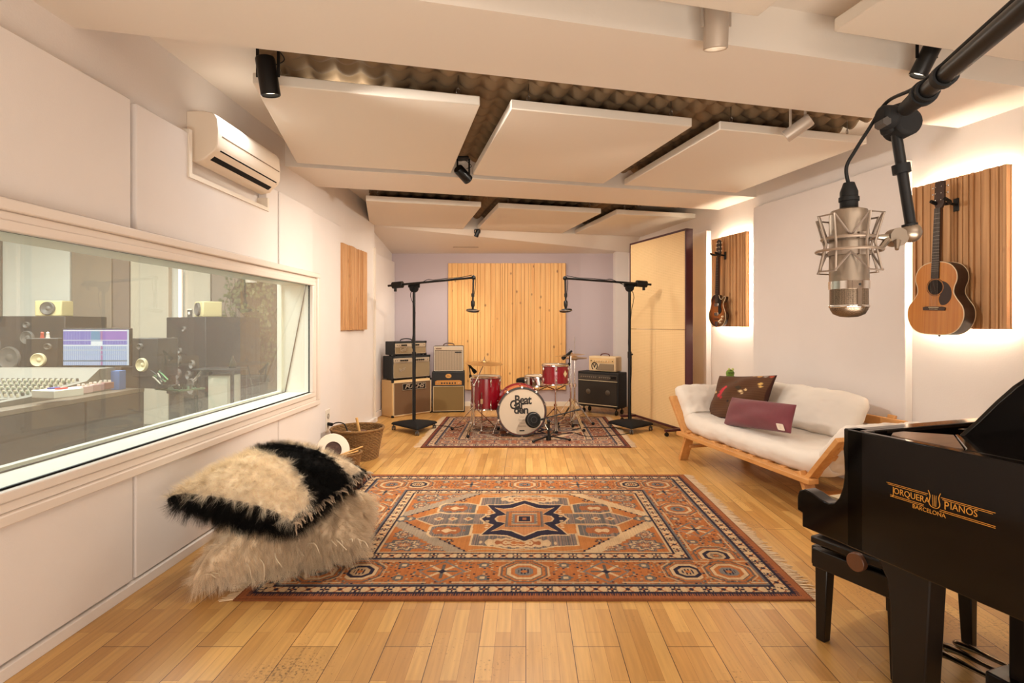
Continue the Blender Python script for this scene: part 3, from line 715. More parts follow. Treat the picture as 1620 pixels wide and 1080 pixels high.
def top_col(U, W_, top):
    C = np.tile(cl[1], U.shape + (1,))
    if top:
        s = .62 * U + .78 * W_ * .9 + .1 * np.sin(3 * U)                # runs from near-left to far-right
        jit = .025 * np.random.RandomState(4).randn(*U.shape); f1 = -.44 + .36 * (1 - U) + .05 * np.sin(5 * U) + jit; f2 = .50 + .10 * (1 - U) + .04 * np.sin(6 * U) + jit; white = W_ < f1; C[white] = cl[0]
        brown = white & (U < -.55); C[brown] = .5 * cl[0] + .5 * cl[4]
        back = (W_ > f2) & (W_ < .86); C[back] = cl[0] * .9
        C[(W_ < -.96) | (U > .975)] = cl[1]
    return C
def bot_col(U, W_, top):
    C = np.tile(cl[4], U.shape + (1,)).copy()
    m = .5 + .5 * np.sin(2.4 * U + 1.2 * W_ + .6); C = C * (1 - .55 * m[..., None]) + cl[2] * .55 * m[..., None]
    w_ = np.exp(-((U + .6) ** 2 * 9 + (W_ + .5) ** 2 * 5)); C = C * (1 - w_[..., None]) + cl[0] * 1.05 * w_[..., None]
    g = np.exp(-((U - .3) ** 2 * 8 + (W_ + .3) ** 2 * 4)); C = C * (1 - .6 * g[..., None]) + cl[2] * .9 * .6 * g[..., None]
    return C
C1 = [(-1.645, 2.70, .085), (-.90, 3.04, .13), (-1.02, 3.72, .15), (-1.84, 3.46, .17)]
t1, c1 = cushion_thing('fur_cushion', 'shaggy beige and grey fur floor cushion, underneath the black and white one', C1)
def local(c4, t): return [V(p) - t.location for p in c4]
o1, _, _ = pillow('cover', local(C1, t1), (0, 0, 1), (.24, .10), FURM, t1, bot_col, n=26, pinch=.05, power=.42, bump=.05, seed=3)
fur(o1, 3400, .04, (.004, -.006, -.013), 3, 24, nf=.009)
C2 = [(-1.83, 2.80, .455), (-1.17, 2.74, .345), (-.985, 3.44, .42), (-1.66, 3.66, .53)]
t2, c2 = cushion_thing('fur_cushion', 'black and white striped fur floor cushion, on top of the beige one', C2)
o2, tp2, bt2 = pillow('cover', local(C2, t2), (0, 0, 1), (.165, .13), FURM, t2, top_col, n=100, pinch=.06, power=.45, bump=.03, seed=8)
fur(o2, 5200, .03, (.003, -.011, -.004), 5, 22, nf=.006)
# the twisted tassels along one seam of each
def seam(t, P, name, m, n, L_, r):
    mb = MB()
    for i in range(n):
        a = P[min(int(i / n * len(P)), len(P) - 1)]; a = V(a) + V((random.uniform(-.01, .01), random.uniform(-.02, .02), random.uniform(-.006, .01)))
        d = V((random.uniform(.2, 1), random.uniform(-.8, -.1), random.uniform(-.9, .35))).normalized(); q = d.cross(V((0, 0, 1))).normalized() * random.uniform(-.4, .4)
        l = L_ * random.uniform(.6, 1.2)
        mb.tube([a, a + d * l * .4 + q * l * .4, a + d * l + q * l * .1 + V((0, 0, -.01))], [r, r * .9, r * .3], 5, smooth=3)
    return mb.build(name, m, t)
seam(t2, [tp2[j, -1] + np.array([.006, -.004, .004]) for j in range(3, 97)], 'tassel_trim', mat('tassel_wool', (190, 168, 144), .9, var=.15, vscale=30), 60, .05, .006)
seam(t1, [V(p) - t1.location for p in spline([(-1.60, 2.735, .10), (-1.45, 2.79, .13), (-1.22, 2.90, .17), (-1.0, 3.01, .17), (-.91, 3.055, .15)], 8)], 'tassel_trim', mat('loose_wool', (222, 206, 180), .9), 20, .075, .004)
# ------------------------------------------------------------------ slatted wood panels
PINE = wood('pine_wood', (238, 192, 124), (222, 164, 94), (16, 16, .7), .5, True, 0, (6, 6, 4.2))
PINE2 = wood('spruce_slats', (210, 164, 116), (178, 128, 82), (20, 20, .8), .55, True, 0, (7, 7, 3.0))
RZ = -math.radians(90) + SK                          # facing of things on the right wall: local x along the wall, local -y into the room
def wallframe(t, s, z): return st(s, t, z)
def slat_panel(mb, w, h, depth, wmin, wmax, groove, rng):
    x = -w / 2
    while x < w / 2 - .004:
        ww = min(rng.uniform(wmin, wmax), w / 2 - x); d = depth * rng.choice([1, .82, .62])
        mb.b2((x, -d, 0), (x + ww - groove, 0, h)); x += ww
    return mb
LED = glow('led_strip_warm', (1.0, .89, .68), 105)
def guitar_panel(t, label):
    rng = random.Random(int(t * 100))
    r = thing('slatted_wood_panel', label, 'wood panel', wallframe(t, 3.83, 1.315), RZ, 'backlit slatted wood panels on the right wall')
    slat_panel(MB(), .645, 1.045, .036, .014, .045, .003, rng).build('slats', PINE2, r, bevel=.002, seg=1)
    b = MB(); b.b2((-.3225, .0005, 0), (.3225, .012, 1.045)); b.build('backing_board', PINE2, r)
    l = MB()
    for lo, hi in (((-.29, .03, .03), (.29, .04, .04)), ((-.29, .03, 1.005), (.29, .04, 1.015)), ((-.30, .03, .04), (-.29, .04, 1.005)), ((.29, .03, .04), (.30, .04, 1.005))): l.b2(lo, hi)
    l.build('led_light_strip', LED, r, smooth=False)
    for x in (-.26, .26):
        for z in (.1, .9): MB().b2((x - .02, .012, z), (x + .02, .07, z + .03)).build('spacer', PINE2, r)
    return r
gp1 = guitar_panel(2.932, 'backlit slatted wood panel behind the acoustic guitar')
gp2 = guitar_panel(5.525, 'backlit slatted wood panel behind the small electric guitar')
# left wall panel
r = thing('slatted_wood_panel', 'slatted pine panel on the left wall beyond the window', 'wood panel', (-2.1, 6.67, 1.276), R(90))
slat_panel(MB(), .93, .99, .055, .03, .07, .012, random.Random(5)).build('slats', PINE2, r, bevel=.003, seg=1); MB().b2((-.46, -.022, .004), (.46, -.001, .986)).build('backing_board', PINE2, r)
# back wall panel
r = thing('wood_wall_panel', 'large square panel of vertical pine boards on the mauve back wall', 'wood panel', (-.308, BW, .275), 0)
slat_panel(MB(), 1.925, 2.065, .055, .035, .10, .003, random.Random(11)).build('boards', PINE, r, bevel=.002, seg=1)

# ------------------------------------------------------------------ guitars
def outline_body(P, k=8): return spl2(P, k)
def offset_poly(poly, d):
    n = len(poly); out = []
    for i in range(n):
        a, b, c = V(poly[i - 1]), V(poly[i]), V(poly[(i + 1) % n])
        t = (c - a).normalized(); out.append((b.x + t.y * d, b.y - t.x * d))
    return out
ROSE = mat('dark_rosewood', (58, 36, 24), .45, var=.2, vscale=30)
SPRUCE = wood('aged_spruce_top', (196, 130, 58), (172, 104, 42), (30, 30, .5), .25, False, .5)
IVORY = mat('ivory_plastic', (226, 206, 170), .4)
def hanger(parent_loc, rz, label):
    h = thing('guitar_hanger', label, 'guitar hanger', parent_loc, rz, 'guitar hangers')
    MB().b2((-.02, -.008, -.045), (.02, 0, .045)).build('wall_plate', BLACK, h, bevel=.004)
    m = MB(); m.tube([(0, 0, 0), (0, -.045, .005), (0, -.075, .01)], .009, 10)
    m.tube([(-.048, -.165, .025), (-.042, -.115, .008), (0, -.075, .006), (.042, -.115, .008), (.048, -.165, .025)], .012, 8, smooth=4); m.build('yoke', RUBBER, h)
    return h
def strings(mb, x0, x1, n, p_top, p_bot, y0, y1, r=.0006):
    for i in range(n):
        f = i / (n - 1) - .5; mb.tube([(f * x1, y1, p_top), (f * x0, y0, p_bot)], r, 4)
def acoustic(t, s_front, zb, tilt):
    """local: x right in the picture, z up from body bottom, front face at y = 0, back at y = .1"""
    g = thing('acoustic_guitar', 'acoustic guitar with honey spruce top and dark pickguard on the lit panel', 'guitar', wallframe(t, s_front, zb), RZ)
    g.rotation_euler = (0, R(tilt), RZ)
    half = [(0, 0), (.10, .006), (.165, .045), (.198, .115), (.192, .185), (.150, .245), (.128, .285), (.130, .325), (.146, .375), (.138, .43), (.10, .475), (.045, .495), (0, .497)]
    ol = spl2(half + [(-a, b) for a, b in half[-2:0:-1]], 5)
    m = MB(); m.prism(ol, (0, .1, 0), (1, 0, 0), (0, 0, 1), .098); m.build('body', ROSE, g, bevel=.004)
    m = MB(); m.prism(offset_poly(ol, -.002), (0, .003, 0), (1, 0, 0), (0, 0, 1), .0045); m.build('top', SPRUCE, g)
    m = MB(); pts = [(a, 0.0, b) for a, b in ol]; m.tube(pts, .0032, 6, closed=True); m.tube([(a, .1, b) for a, b in ol], .003, 6, closed=True); m.build('binding', IVORY, g)
    m = MB(); m.lathe([(.0495, 0), (.0495, .0012), (0, .0012)], (0, -.0015, .325), 32, Euler((R(90), 0, 0)).to_matrix()); m.build('soundhole', mat('soundhole_dark', (24, 14, 10), .9), g)
    m = MB()
    for rr in (.052, .060): m.tube([(rr * math.cos(q), -.002, .325 + rr * math.sin(q)) for q in np.linspace(0, 2 * math.pi, 37)[:-1]], .0018, 5, closed=True)
    m.build('rosette', ROSE, g)
    pg = spl2([(.012, .375 - .095), (.052, .36 - .10), (.058, .33), (.05, .362), (.085, .345), (.118, .30), (.112, .235), (.075, .20), (.035, .215)], 5)
    pg = spl2([(.05, .365), (.088, .345), (.113, .30), (.110, .245), (.08, .208), (.045, .205), (.030, .24), (.038, .275), (.056, .305), (.058, .335)], 5)
    m = MB(); m.prism(pg, (0, -.0015, 0), (1, 0, 0), (0, 0, 1), .0015); m.build('pickguard', mat('tortoise_pickguard', (44, 26, 22), .3), g)
    m = MB(); m.prism([(-.078, .165), (.078, .165), (.082, .185), (.06, .192), (-.06, .192), (-.082, .185)], (0, -.001, 0), (1, 0, 0), (0, 0, 1), .008); br = m.build('bridge', ROSE, g, bevel=.002)
    m = MB(); [m.ball((-.026 + .0104 * i, -.011, .174), .0028, n=8) for i in range(6)]; m.b2((-.036, -.012, .184), (.036, -.008, .187)); m.build('bridge_pins', IVORY, br)
    nk = wood('mahogany_neck', (92, 56, 34), (70, 40, 24), rough=.35, knots=False)
    m = MB(); m.prism([(-.027, .46), (.027, .46), (.0215, .865), (-.0215, .865)], (0, .016, 0), (1, 0, 0), (0, 0, 1), .022); m.b2((-.028, .0, .44), (.028, .05, .50)); m.build('neck', nk, g, bevel=.005)
    m = MB(); m.prism([(-.028, .385), (.028, .385), (.0215, .865), (-.0215, .865)], (0, -.003, 0), (1, 0, 0), (0, 0, 1), .007); fb = m.build('fretboard', mat('ebony', (36, 24, 20), .4), g)
    m = MB()
    for i in range(1, 20):
        z = .865 - .645 * (1 - 2 ** (-i / 12)); hw = .0215 + (.865 - z) / .48 * .0065; m.b2((-hw, -.0115, z - .001), (hw, -.009, z + .001))
    m.build('frets', STEEL, fb)
    m = MB(); m.prism([(-.022, .865), (.022, .865), (.036, .90), (.033, 1.045), (0, 1.05), (-.033, 1.045), (-.036, .90)], (0, .018, 0), (1, 0, 0), (0, 0, 1), .016); hs = m.build('headstock', ROSE, g, bevel=.002)
    for i in range(3):
        for k in (-1, 1):
            m = MB(); z = .92 + .045 * i; m.cyl((k * .02, .002, z), (k * .02, -.006, z), .004, n=10); m.cyl((k * .034, .012, z), (k * .05, .012, z), .003, n=8); m.ball((k * .053, .012, z), .009, (.7, .6, 1), 10)
            m.build('tuning_peg', CHROME, hs)
    m = MB(); strings(m, .053, .036, 6, .866, .186, -.013, -.0125); m.build('strings', STEEL, g)
    MB().ball((0, .05, -.008), .008, n=10).build('end_pin', RUBBER, g)
    return g
ga = acoustic(2.985, 3.668, 1.277, 2.2)
hanger(wallframe(2.925, 3.795, 2.165), RZ, 'black wall hanger holding the acoustic guitar')
def electric(t, s_front, zb, tilt):
    g = thing('electric_guitar', 'small sunburst electric guitar with round body and black pickguard', 'guitar', wallframe(t, s_front, zb), RZ)
    g.rotation_euler = (0, R(tilt), RZ)
    P = [(0, 0), (.09, .012), (.15, .065), (.165, .13), (.145, .19), (.118, .235), (.118, .275), (.148, .315), (.150, .345), (.118, .342), (.08, .315), (.045, .33), (.03, .36), (-.03, .375), (-.09, .36), (-.125, .315), (-.122, .26), (-.135, .215), (-.165, .15), (-.155, .075), (-.09, .012)]
    ol = spl2(P, 5)
    m = bpy.data.materials.new('sunburst'); m.use_nodes = True; N, L = nt(m); b = N['Principled BSDF']; b.inputs['Roughness'].default_value = .18; b.inputs['Coat Weight'].default_value = .6
    tc = N.new('ShaderNodeTexCoord'); mp = N.new('ShaderNodeMapping'); mp.inputs['Location'].default_value = (0, 0, -.17); mp.inputs['Scale'].default_value = (5.6, 0, 4.8)
    mp.vector_type = 'POINT'; mp.inputs['Location'].default_value = (0, 0, -.17 * 4.8); L.new(tc.outputs['Object'], mp.inputs[0])
    ln = N.new('ShaderNodeVectorMath'); ln.operation = 'LENGTH'; L.new(mp.outputs[0], ln.inputs[0])
    cr = N.new('ShaderNodeValToRGB'); e = cr.color_ramp.elements; e[0].position = .1; e[0].color = lin((176, 104, 44)) + (1,); e[1].position = .92; e[1].color = lin((38, 22, 16)) + (1,)
    x_ = cr.color_ramp.elements.new(.55); x_.color = lin((128, 66, 28)) + (1,); L.new(ln.outputs['Value'], cr.inputs[0]); L.new(cr.outputs[0], b.inputs['Base Color'])
    mb = MB(); mb.prism(ol, (0, .045, 0), (1, 0, 0), (0, 0, 1), .045); mb.build('body', m, g, bevel=.008, seg=3)
    mb = MB(); mb.tube([(a, .001, b_) for a, b_ in ol], .003, 5, closed=True); mb.build('binding', IVORY, g)
    mb = MB(); mb.prism(spl2([(.02, .33), (.085, .30), (.075, .24), (.09, .19), (.06, .15), (.03, .17), (.03, .25)], 4), (0, -.004, 0), (1, 0, 0), (0, 0, 1), .003); mb.build('pickguard', BLACK, g)
    for z in (.13, .235):
        mb = MB(); mb.b2((-.04, -.014, z), (.04, 0, z + .034)); mb.build('pickup', CHROME, g, bevel=.003)
    mb = MB(); mb.b2((-.045, -.012, .085), (.045, 0, .095)); mb.build('bridge', ROSE, g, bevel=.002)
    mb = MB(); mb.prism([(-.02, .0), (.02, .0), (.03, .06), (-.03, .06)], (0, -.004, 0), (1, 0, 0), (0, 0, 1), .004); mb.build('tailpiece', CHROME, g)
    for x, z in ((.075, .05), (.095, .085), (.115, .12)):
        mb = MB(); mb.cyl((x, 0, z), (x, -.016, z), .011, .009, 14); mb.build('control_knob', IVORY, g)
    mb = MB(); mb.b2((.05, -.003, .03), (.13, 0, .045)); mb.build('control_plate', IVORY, g, bevel=.002).rotation_euler = (0, R(-30), 0)
    nk = MATS['mahogany_neck']
    mb = MB(); mb.prism([(-.026, .34), (.026, .34), (.021, .80), (-.021, .80)], (0, .02, 0), (1, 0, 0), (0, 0, 1), .022); mb.build('neck', nk, g, bevel=.005)
    mb = MB(); mb.prism([(-.027, .275), (.027, .275), (.021, .80), (-.021, .80)], (0, -.002, 0), (1, 0, 0), (0, 0, 1), .008); fb = mb.build('fretboard', MATS['ebony'], g)
    mb = MB()
    for i in range(1, 22):
        z = .80 - .72 * (1 - 2 ** (-i / 12)); hw = .021 + (.8 - z) / .525 * .006; mb.b2((-hw, -.012, z - .0012), (hw, -.009, z + .0012))
    mb.build('frets', STEEL, fb)
    mb = MB(); mb.prism([(-.022, .80), (.022, .80), (.042, .85), (.036, .985), (.0, 1.005), (-.036, .985), (-.042, .85)], (0, .02, 0), (1, 0, 0), (0, 0, 1), .016); hs = mb.build('headstock', mat('dark_headstock', (40, 28, 22), .3), g, bevel=.002)
    for i in range(3):
        for k in (-1, 1):
            mb = MB(); z = .87 + .045 * i; mb.cyl((k * .02, .004, z), (k * .02, -.004, z), .005, n=8); mb.ball((k * .054, .012, z), .01, (.8, .6, 1), 8); mb.build('tuning_peg', IVORY, hs)
    mb = MB(); strings(mb, .05, .035, 6, .802, .09, -.014, -.014); mb.build('strings', STEEL, g)
    return g
electric(5.60, 3.70, 1.315, 1.5)
hanger(wallframe(5.577, 3.795, 2.135), RZ, 'black wall hanger holding the electric guitar')

# ------------------------------------------------------------------ sofa
SOFAW = wood('sofa_pine', (206, 152, 92), (188, 130, 72), (3, 14, 14), .4, False)
FUT = mat('cream_cotton', (214, 205, 195), .9, bump=.12, bscale=260, sheen=.2)
FUT2 = FUT
s0, t0 = 3.25, 4.03
sofa = thing('futon_sofa', 'low pine futon sofa with cream mattress along the right wall', 'sofa', st(s0, t0, 0), RZ)
# local x = t0 - t (towards the camera), y = s - s0 (towards the wall)
def slx(t): return t0 - t
yf, yb = 2.83 - s0, 3.60 - s0
xl, xr = slx(4.86), slx(3.20)
def plank(name, p0, p1, w_, d_, up=(0, 1, 0), m=SOFAW):
    return MB().bar(p0, p1, w_, d_, up).build(name, m, sofa, bevel=.004)
plank('front_rail', (xl - .05, yf, .27), (xr + .05, yf, .27), .035, .085)
plank('back_rail', (xl - .05, yb, .27), (xr + .05, yb, .27), .035, .085)
for k, x in ((-1, xl), (1, xr)):
    for y in (yf + .036, yb - .036):
        plank('arm_plank', (x - k * .06, y, .225), (x + k * .255, y, .60), .035, .085, (0, 1, 0))
    for d, z in ((.07, .39), (.15, .475), (.225, .565)):
        plank('arm_slat', (x + k * d, yf + .04, z - .02), (x + k * d, yb - .04, z - .02), .055, .02, (k * -.75, 0, .6))
    for y in (yf + .037, yb - .037):
        plank('leg', (x - k * .09, y + (.0), .31), (x + k * .055, y, .002), .034, .09, (0, 1, 0))
    plank('leg_crossbar', (x - k * .02, yf + .05, .15), (x - k * .02, yb - .05, .15), .024, .07, (1, 0, 0))
for i in range(9):
    x = xl + .12 + i * (xr - xl - .24) / 8
    plank('seat_slat', (x, yf + .017, .285), (x, yb - .017, .285), .07, .018, (0, 0, 1))
plank('back_frame_rail', (xl + .1, yb + .05, .60), (xr - .02, yb + .11, .60), .03, .07, (0, 0, 1))
for x in (xl + .15, 0, xr - .15): plank('back_post', (x, yb + .02, .25), (x, yb + .12, .66), .03, .06, (1, 0, 0))
for x in (xl + .03, xr - .03, 0, xr - .3): MB().cyl((x, yf - .017, .27), (x, yf - .021, .27), .006, n=8).build('rail_bolt', ROSE, sofa)
def noise_disp(o, strength, size, mid=.5):
    t = bpy.data.textures.new('wrinkle', 'CLOUDS'); t.noise_scale = size; t.noise_depth = 2
    d = o.modifiers.new('d', 'DISPLACE'); d.texture = t; d.strength = strength; d.mid_level = mid
# futon mattress: one pad that runs over both arms
path = spline([(xl - .29, 0, .70), (xl - .20, 0, .60), (xl - .11, 0, .49), (xl - .01, 0, .405), (xl + .14, 0, .378), (xl + .5, 0, .380), (0, 0, .376), (xr - .5, 0, .380), (xr - .14, 0, .378), (xr + .01, 0, .405), (xr + .10, 0, .485), (xr + .18, 0, .575), (xr + .25, 0, .655)], 5)
hw = (yb - yf - .065) / 2 + .012; ym = (yb + yf) / 2 + .042
profs = []
for i, p in enumerate(path):
    f = i / (len(path) - 1); e = min(1, min(f, 1 - f) * 14); th = .085 * (.55 + .45 * e ** .5) * (1 + .06 * math.sin(i * 1.1))
    arm = 1 if (p.x < xl - .02 or p.x > xr + .02) else 0
    pr = rrect(hw * (.93 + .07 * e), th, th * .95, 5)
    dense = []
    for j in range(len(pr)):
        a, b = pr[j], pr[(j + 1) % len(pr)]; n = 22 if abs(a[0] - b[0]) > .25 else 1
        for q in range(n): dense.append((a[0] + (b[0] - a[0]) * q / n, a[1] + (b[1] - a[1]) * q / n))
    profs.append(dense)
mb = MB(); mb.sweep([p + V((0, ym - .05 * max(0, min(1, min(p.x - xl, xr - p.x) / .12)), -.012)) for p in path], profs, side=(0, 1, 0))
o = mb.build('mattress', FUT, sofa, ang=180, sub=1); noise_disp(o, .035, .16); noise_disp(o, .012, .05)
# back cushion, leaning on the wall side
yc = yb - .05
def bpt(x, y, z): return V((x, y, z))
cb = [(xl + .02, yc - .12, .44), (xr - .20, yc - .12, .44), (xr - .22, yc + .06, .80), (xl - .02, yc + .06, .78)]
o, _, _ = pillow('back_cushion', cb, (0, -1, .3), (.13, .09), FUT, sofa, n=30, pinch=.012, power=.30, bump=.05, seed=4, rnd=.07); noise_disp(o, .03, .15)
# pillows
def pilcol(U, W_, top):
    base = np.array(lin((84, 56, 38))); C = np.tile(base, U.shape + (1,)) * (1 + .15 * np.sin(W_ * 60))[..., None]
    for cx, cy, r, c in ((-.55, .22, .17, (186, 40, 56)), (-.42, .33, .13, (196, 52, 62)), (-.62, .05, .15, (180, 40, 52)), (-.5, -.08, .08, (160, 40, 50)), (.20, .19, .08, (214, 186, 140)), (.36, .26, .07, (210, 180, 130)), (.28, .08, .06, (200, 172, 128)),
                         (.72, .55, .09, (206, 166, 96)), (.78, .42, .06, (206, 166, 96)), (-.92, .2, .07, (214, 186, 140)), (.55, .93, .08, (206, 150, 70)), (.72, .94, .08, (150, 140, 130)), (.88, .93, .08, (170, 76, 56)), (.38, .95, .06, (190, 160, 110)), (-.85, -.75, .05, (210, 196, 170)), (-.2, -.25, .06, (40, 34, 34)), (.1, .35, .10, (62, 52, 42)), (-.1, .62, .08, (72, 50, 36))):
        C[np.abs(U - cx) + np.abs(W_ - cy) < r] = lin(c)
    C[np.maximum(np.abs(U), np.abs(W_)) > .965] = lin((58, 34, 28))
    return C
def world_local(p, t): return p - t.location
def W3(px, py, s):                                    # pixel ray meets the vertical plane at distance s towards the right wall
    k = (px - PX) / FP; Y = s / (CS * k + SN); return pt(px, py, Y)
pc = [W3(1117, 664, 3.12), W3(1207, 668, 3.20), W3(1230, 593, 3.38), W3(1138, 594, 3.32)]
t = thing('kilim_pillow', 'brown kilim throw pillow with red and yellow motifs on the sofa', 'pillow', sum(pc, V()) / 4)
pillow('cover', [p - t.location for p in pc], (-1, 0, .3), (.085, .07), vcol('kilim_weave', .95, .1, .1, .2, 300), t, pilcol, n=60, pinch=.06, power=.5, bump=.12, seed=2, sub=1)
pc2 = [W3(1144, 672, 2.95), W3(1252, 686, 2.95), W3(1261, 640, 3.05), W3(1158, 628, 3.05)]
t = thing('lumbar_pillow', 'maroon oblong pillow with small white tag, in front of the kilim pillow', 'pillow', sum(pc2, V()) / 4)
o, tp, bt = pillow('cover', [p - t.location for p in pc2], (-1, 0, .3), (.07, .06), mat('maroon_linen', (104, 44, 52), .9, var=.06, vscale=20, bump=.15, bscale=300, sheen=.2), t, n=34, pinch=.04, power=.42, bump=.14, seed=6)
a = V(tp[3, 29]); u = (V(tp[3, 31]) - V(tp[3, 27])).normalized(); v = (V(tp[5, 29]) - V(tp[2, 29])).normalized(); nn = u.cross(v).normalized()
if nn.x > 0: nn = -nn
mb = MB(); mb.prism(rrect(.036, .026, .008), a + nn * .004 + v * .022, u, v, .002 if u.cross(v).dot(nn) > 0 else -.002)
tg = mb.build('tag_label', mat('white_tag', (220, 206, 190), .8), t)
qm = Matrix((u, v, u.cross(v))).transposed().to_euler()
for k, z in enumerate((.012, .002, -.008)):
    text('tag_print', '-----', .012, mat('tag_grey', (110, 100, 96), .8), tg, a + nn * .0072 + v * (.022 + z), qm, .0003)
# small green plush creature
p = W3(1155, 589, 3.40)
t = thing('plush_toy', 'small green plush toy peeking over the kilim pillow', 'plush toy', (p.x, p.y, p.z - .11))
GRN = mat('green_plush', (112, 140, 58), .95, var=.15, vscale=60)
mb = MB(); mb.ball((0, 0, .10), .042, (1, .85, 1.0), 14); mb.ball((0, 0, .04), .05, (1, .9, 1.2), 14); mb.build('body', GRN, t)
mb = MB(); mb.ball((-.02, -.028, .145), .013, n=10); mb.ball((.016, -.03, .145), .013, n=10); mb.build('eyes', mat('plush_eye', (190, 196, 120), .6), t)
mb = MB(); mb.b2((-.034, -.043, .107), (.03, -.03, .113)); mb.build('mouth', mat('dark_green', (52, 66, 30), .9), t)
# ------------------------------------------------------------------ grand piano (local x: treble to bass, local y: towards the pianist)
PBLK = mat('piano_black_lacquer', (13, 9, 7), .08, spec=.3)
PBLK2 = mat('piano_satin_black', (20, 14, 11), .3, spec=.3)
pa = math.atan2(.333, .943)
piano = thing('grand_piano', 'black grand piano with gold lettering on its side, at the right picture edge', 'piano', (1.07, 1.834, 0), pa)
# rim outline in plan
outer = [(0, 0), (0, -.56)] + [(p.x, p.y) for p in spline([(0, -.56, 0), (.03, -.72, 0), (.14, -.90, 0), (.32, -1.03, 0), (.50, -1.14, 0), (.66, -1.30, 0), (.82, -1.52, 0), (1.02, -1.66, 0), (1.24, -1.66, 0), (1.40, -1.52, 0), (1.44, -1.36, 0)], 6)][1:] + [(1.44, 0)]
inner = offset_poly(outer, .045)
def rimmesh(o_, i_, z0, z1):
    mb = MB(); n = len(o_); bm = mb.bm
    r = [[bm.verts.new((p[0], p[1], z)) for p in q] for q, z in ((o_, z0), (o_, z1), (i_, z1), (i_, z0))]
    for k in range(4):
        a, b = r[k], r[(k + 1) % 4]
        for i in range(n): bm.faces.new((a[i], a[(i + 1) % n], b[(i + 1) % n], b[i]))
    return mb
def sgn_off(poly, d):
    a = sum(poly[i - 1][0] * poly[i][1] - poly[i][0] * poly[i - 1][1] for i in range(len(poly)))
    return offset_poly(poly, -d if a > 0 else d)
inner = sgn_off(outer, .045)
rimmesh(outer, inner, .61, 1.0).build('rim', PBLK, piano, bevel=.004)
# cheeks with the scooped arms
prof = [(0.0, .61), (.185, .61), (.185, .66), (.207, .665), (.207, .715), (.198, .738), (.175, .749), (.14, .744), (.105, .733), (.075, .730), (.050, .738), (.030, .762), (.016, .80), (.010, .85), (.012, .90), (.015, .93), (.012, .955), (.012, 1.0), (0, 1.0), (-.06, 1.0), (-.06, .61)]
for x in (0, 1.385):
    mb = MB(); mb.prism([(y, z) for y, z in prof], (x, 0, 0), (0, 1, 0), (0, 0, 1), .055); mb.build('cheek', PBLK, piano, bevel=.004)
mb = MB(); mb.b2((.05, -.30, .61), (1.39, .185, .66)); mb.build('keybed', PBLK2, piano, bevel=.004)
mb = MB(); mb.b2((.055, .165, .66), (1.385, .185, .70)); mb.build('key_slip', PBLK, piano, bevel=.003)
mb = MB(); mb.bar((.055, .01, .735), (1.385, .01, .735), .02, .001); mb = MB(); mb.prism([(.03, .70), (.045, .72), (.015, .93), (-.005, .985), (-.03, .985), (-.03, .70)], (.055, 0, 0), (0, 1, 0), (0, 0, 1), 1.33); mb.build('fallboard', PBLK, piano, bevel=.003)
kw = 1.22 / 52
mb = MB()
for i in range(52): mb.b2((.11 + i * kw + .0007, .035, .70), (.11 + (i + 1) * kw - .0007, .165, .718))
mb.build('white_keys', IVORY, piano, bevel=.001, seg=1)
mb = MB()
for i in range(51):
    if (i + 5) % 7 in (0, 1, 3, 4, 5): mb.b2((.11 + (i + 1) * kw - .0055, .08, .718), (.11 + (i + 1) * kw + .0055, .165 - .125 + .0, .73)) if False else mb.b2((.11 + (i + 1) * kw - .0055, .04, .718), (.11 + (i + 1) * kw + .0055, .105, .729))
mb.build('black_keys', PBLK2, piano)
# inside: sound board, plate, pin block, music desk and its tray
mb = MB(); mb.plan(inner, .84, .86); mb.build('iron_plate', mat('bronze_plate', (150, 104, 50), .35, .7), piano)
mb = MB(); mb.b2((.046, -.055, .95), (1.394, -.03, 1.0)); mb.b2((.046, -.012, .93), (1.394, .012, .997)); mb.build('front_rail', PBLK, piano, bevel=.004)
mb = MB(); mb.b2((.05, -.14, .93), (1.39, -.10, .965)); mb.build('stretcher', PBLK, piano, bevel=.003)
mb = MB()
for i in range(40): mb.tube([(.12 + i * .03, -.16, .90), (.14 + i * .031, -.50, .90)], .0012, 4)
mb.build('strings', STEEL, piano)
TRAY = wood('worn_brown_shelf', (112, 84, 60), (88, 62, 44), (6, 20, 20), .3, False)
mb = MB(); mb.prism([(.150, -.082), (.247, -.176), (.068, -.318), (.052, -.30), (.049, -.15), (.06, -.11), (.10, -.085)], (0, 0, .980), (1, 0, 0), (0, 1, 0), .017); mb.build('treble_shelf', TRAY, piano, bevel=.002)
mb = MB(); mb.prism([(.2495, -.176), (.070, -.321), (.052, -.33), (.052, -.52), (1.38, -.52), (1.38, -.176)], (0, 0, .975), (1, 0, 0), (0, 1, 0), .023); mb.build('desk_tray', PBLK, piano, bevel=.004)
dk = [(0, 0), (.04, .05), (.085, .12), (.13, .175), (.165, .20), (.185, .215), (.205, .212), (.30, .222), (.475, .23)]
dk = dk + [(.95 - a, b) for a, b in dk[-2::-1]]
mb = MB(); mb.prism(dk, (.25, -.19, .999), (1, 0, 0), V((0, -.42, .91)), .014); md = mb.build('music_desk', PBLK, piano, bevel=.003)
mb = MB(); mb.bar((.30, -.17, 1.003), (1.15, -.17, 1.003), .03, .012); mb.build('desk_ledge', PBLK, md, bevel=.002)
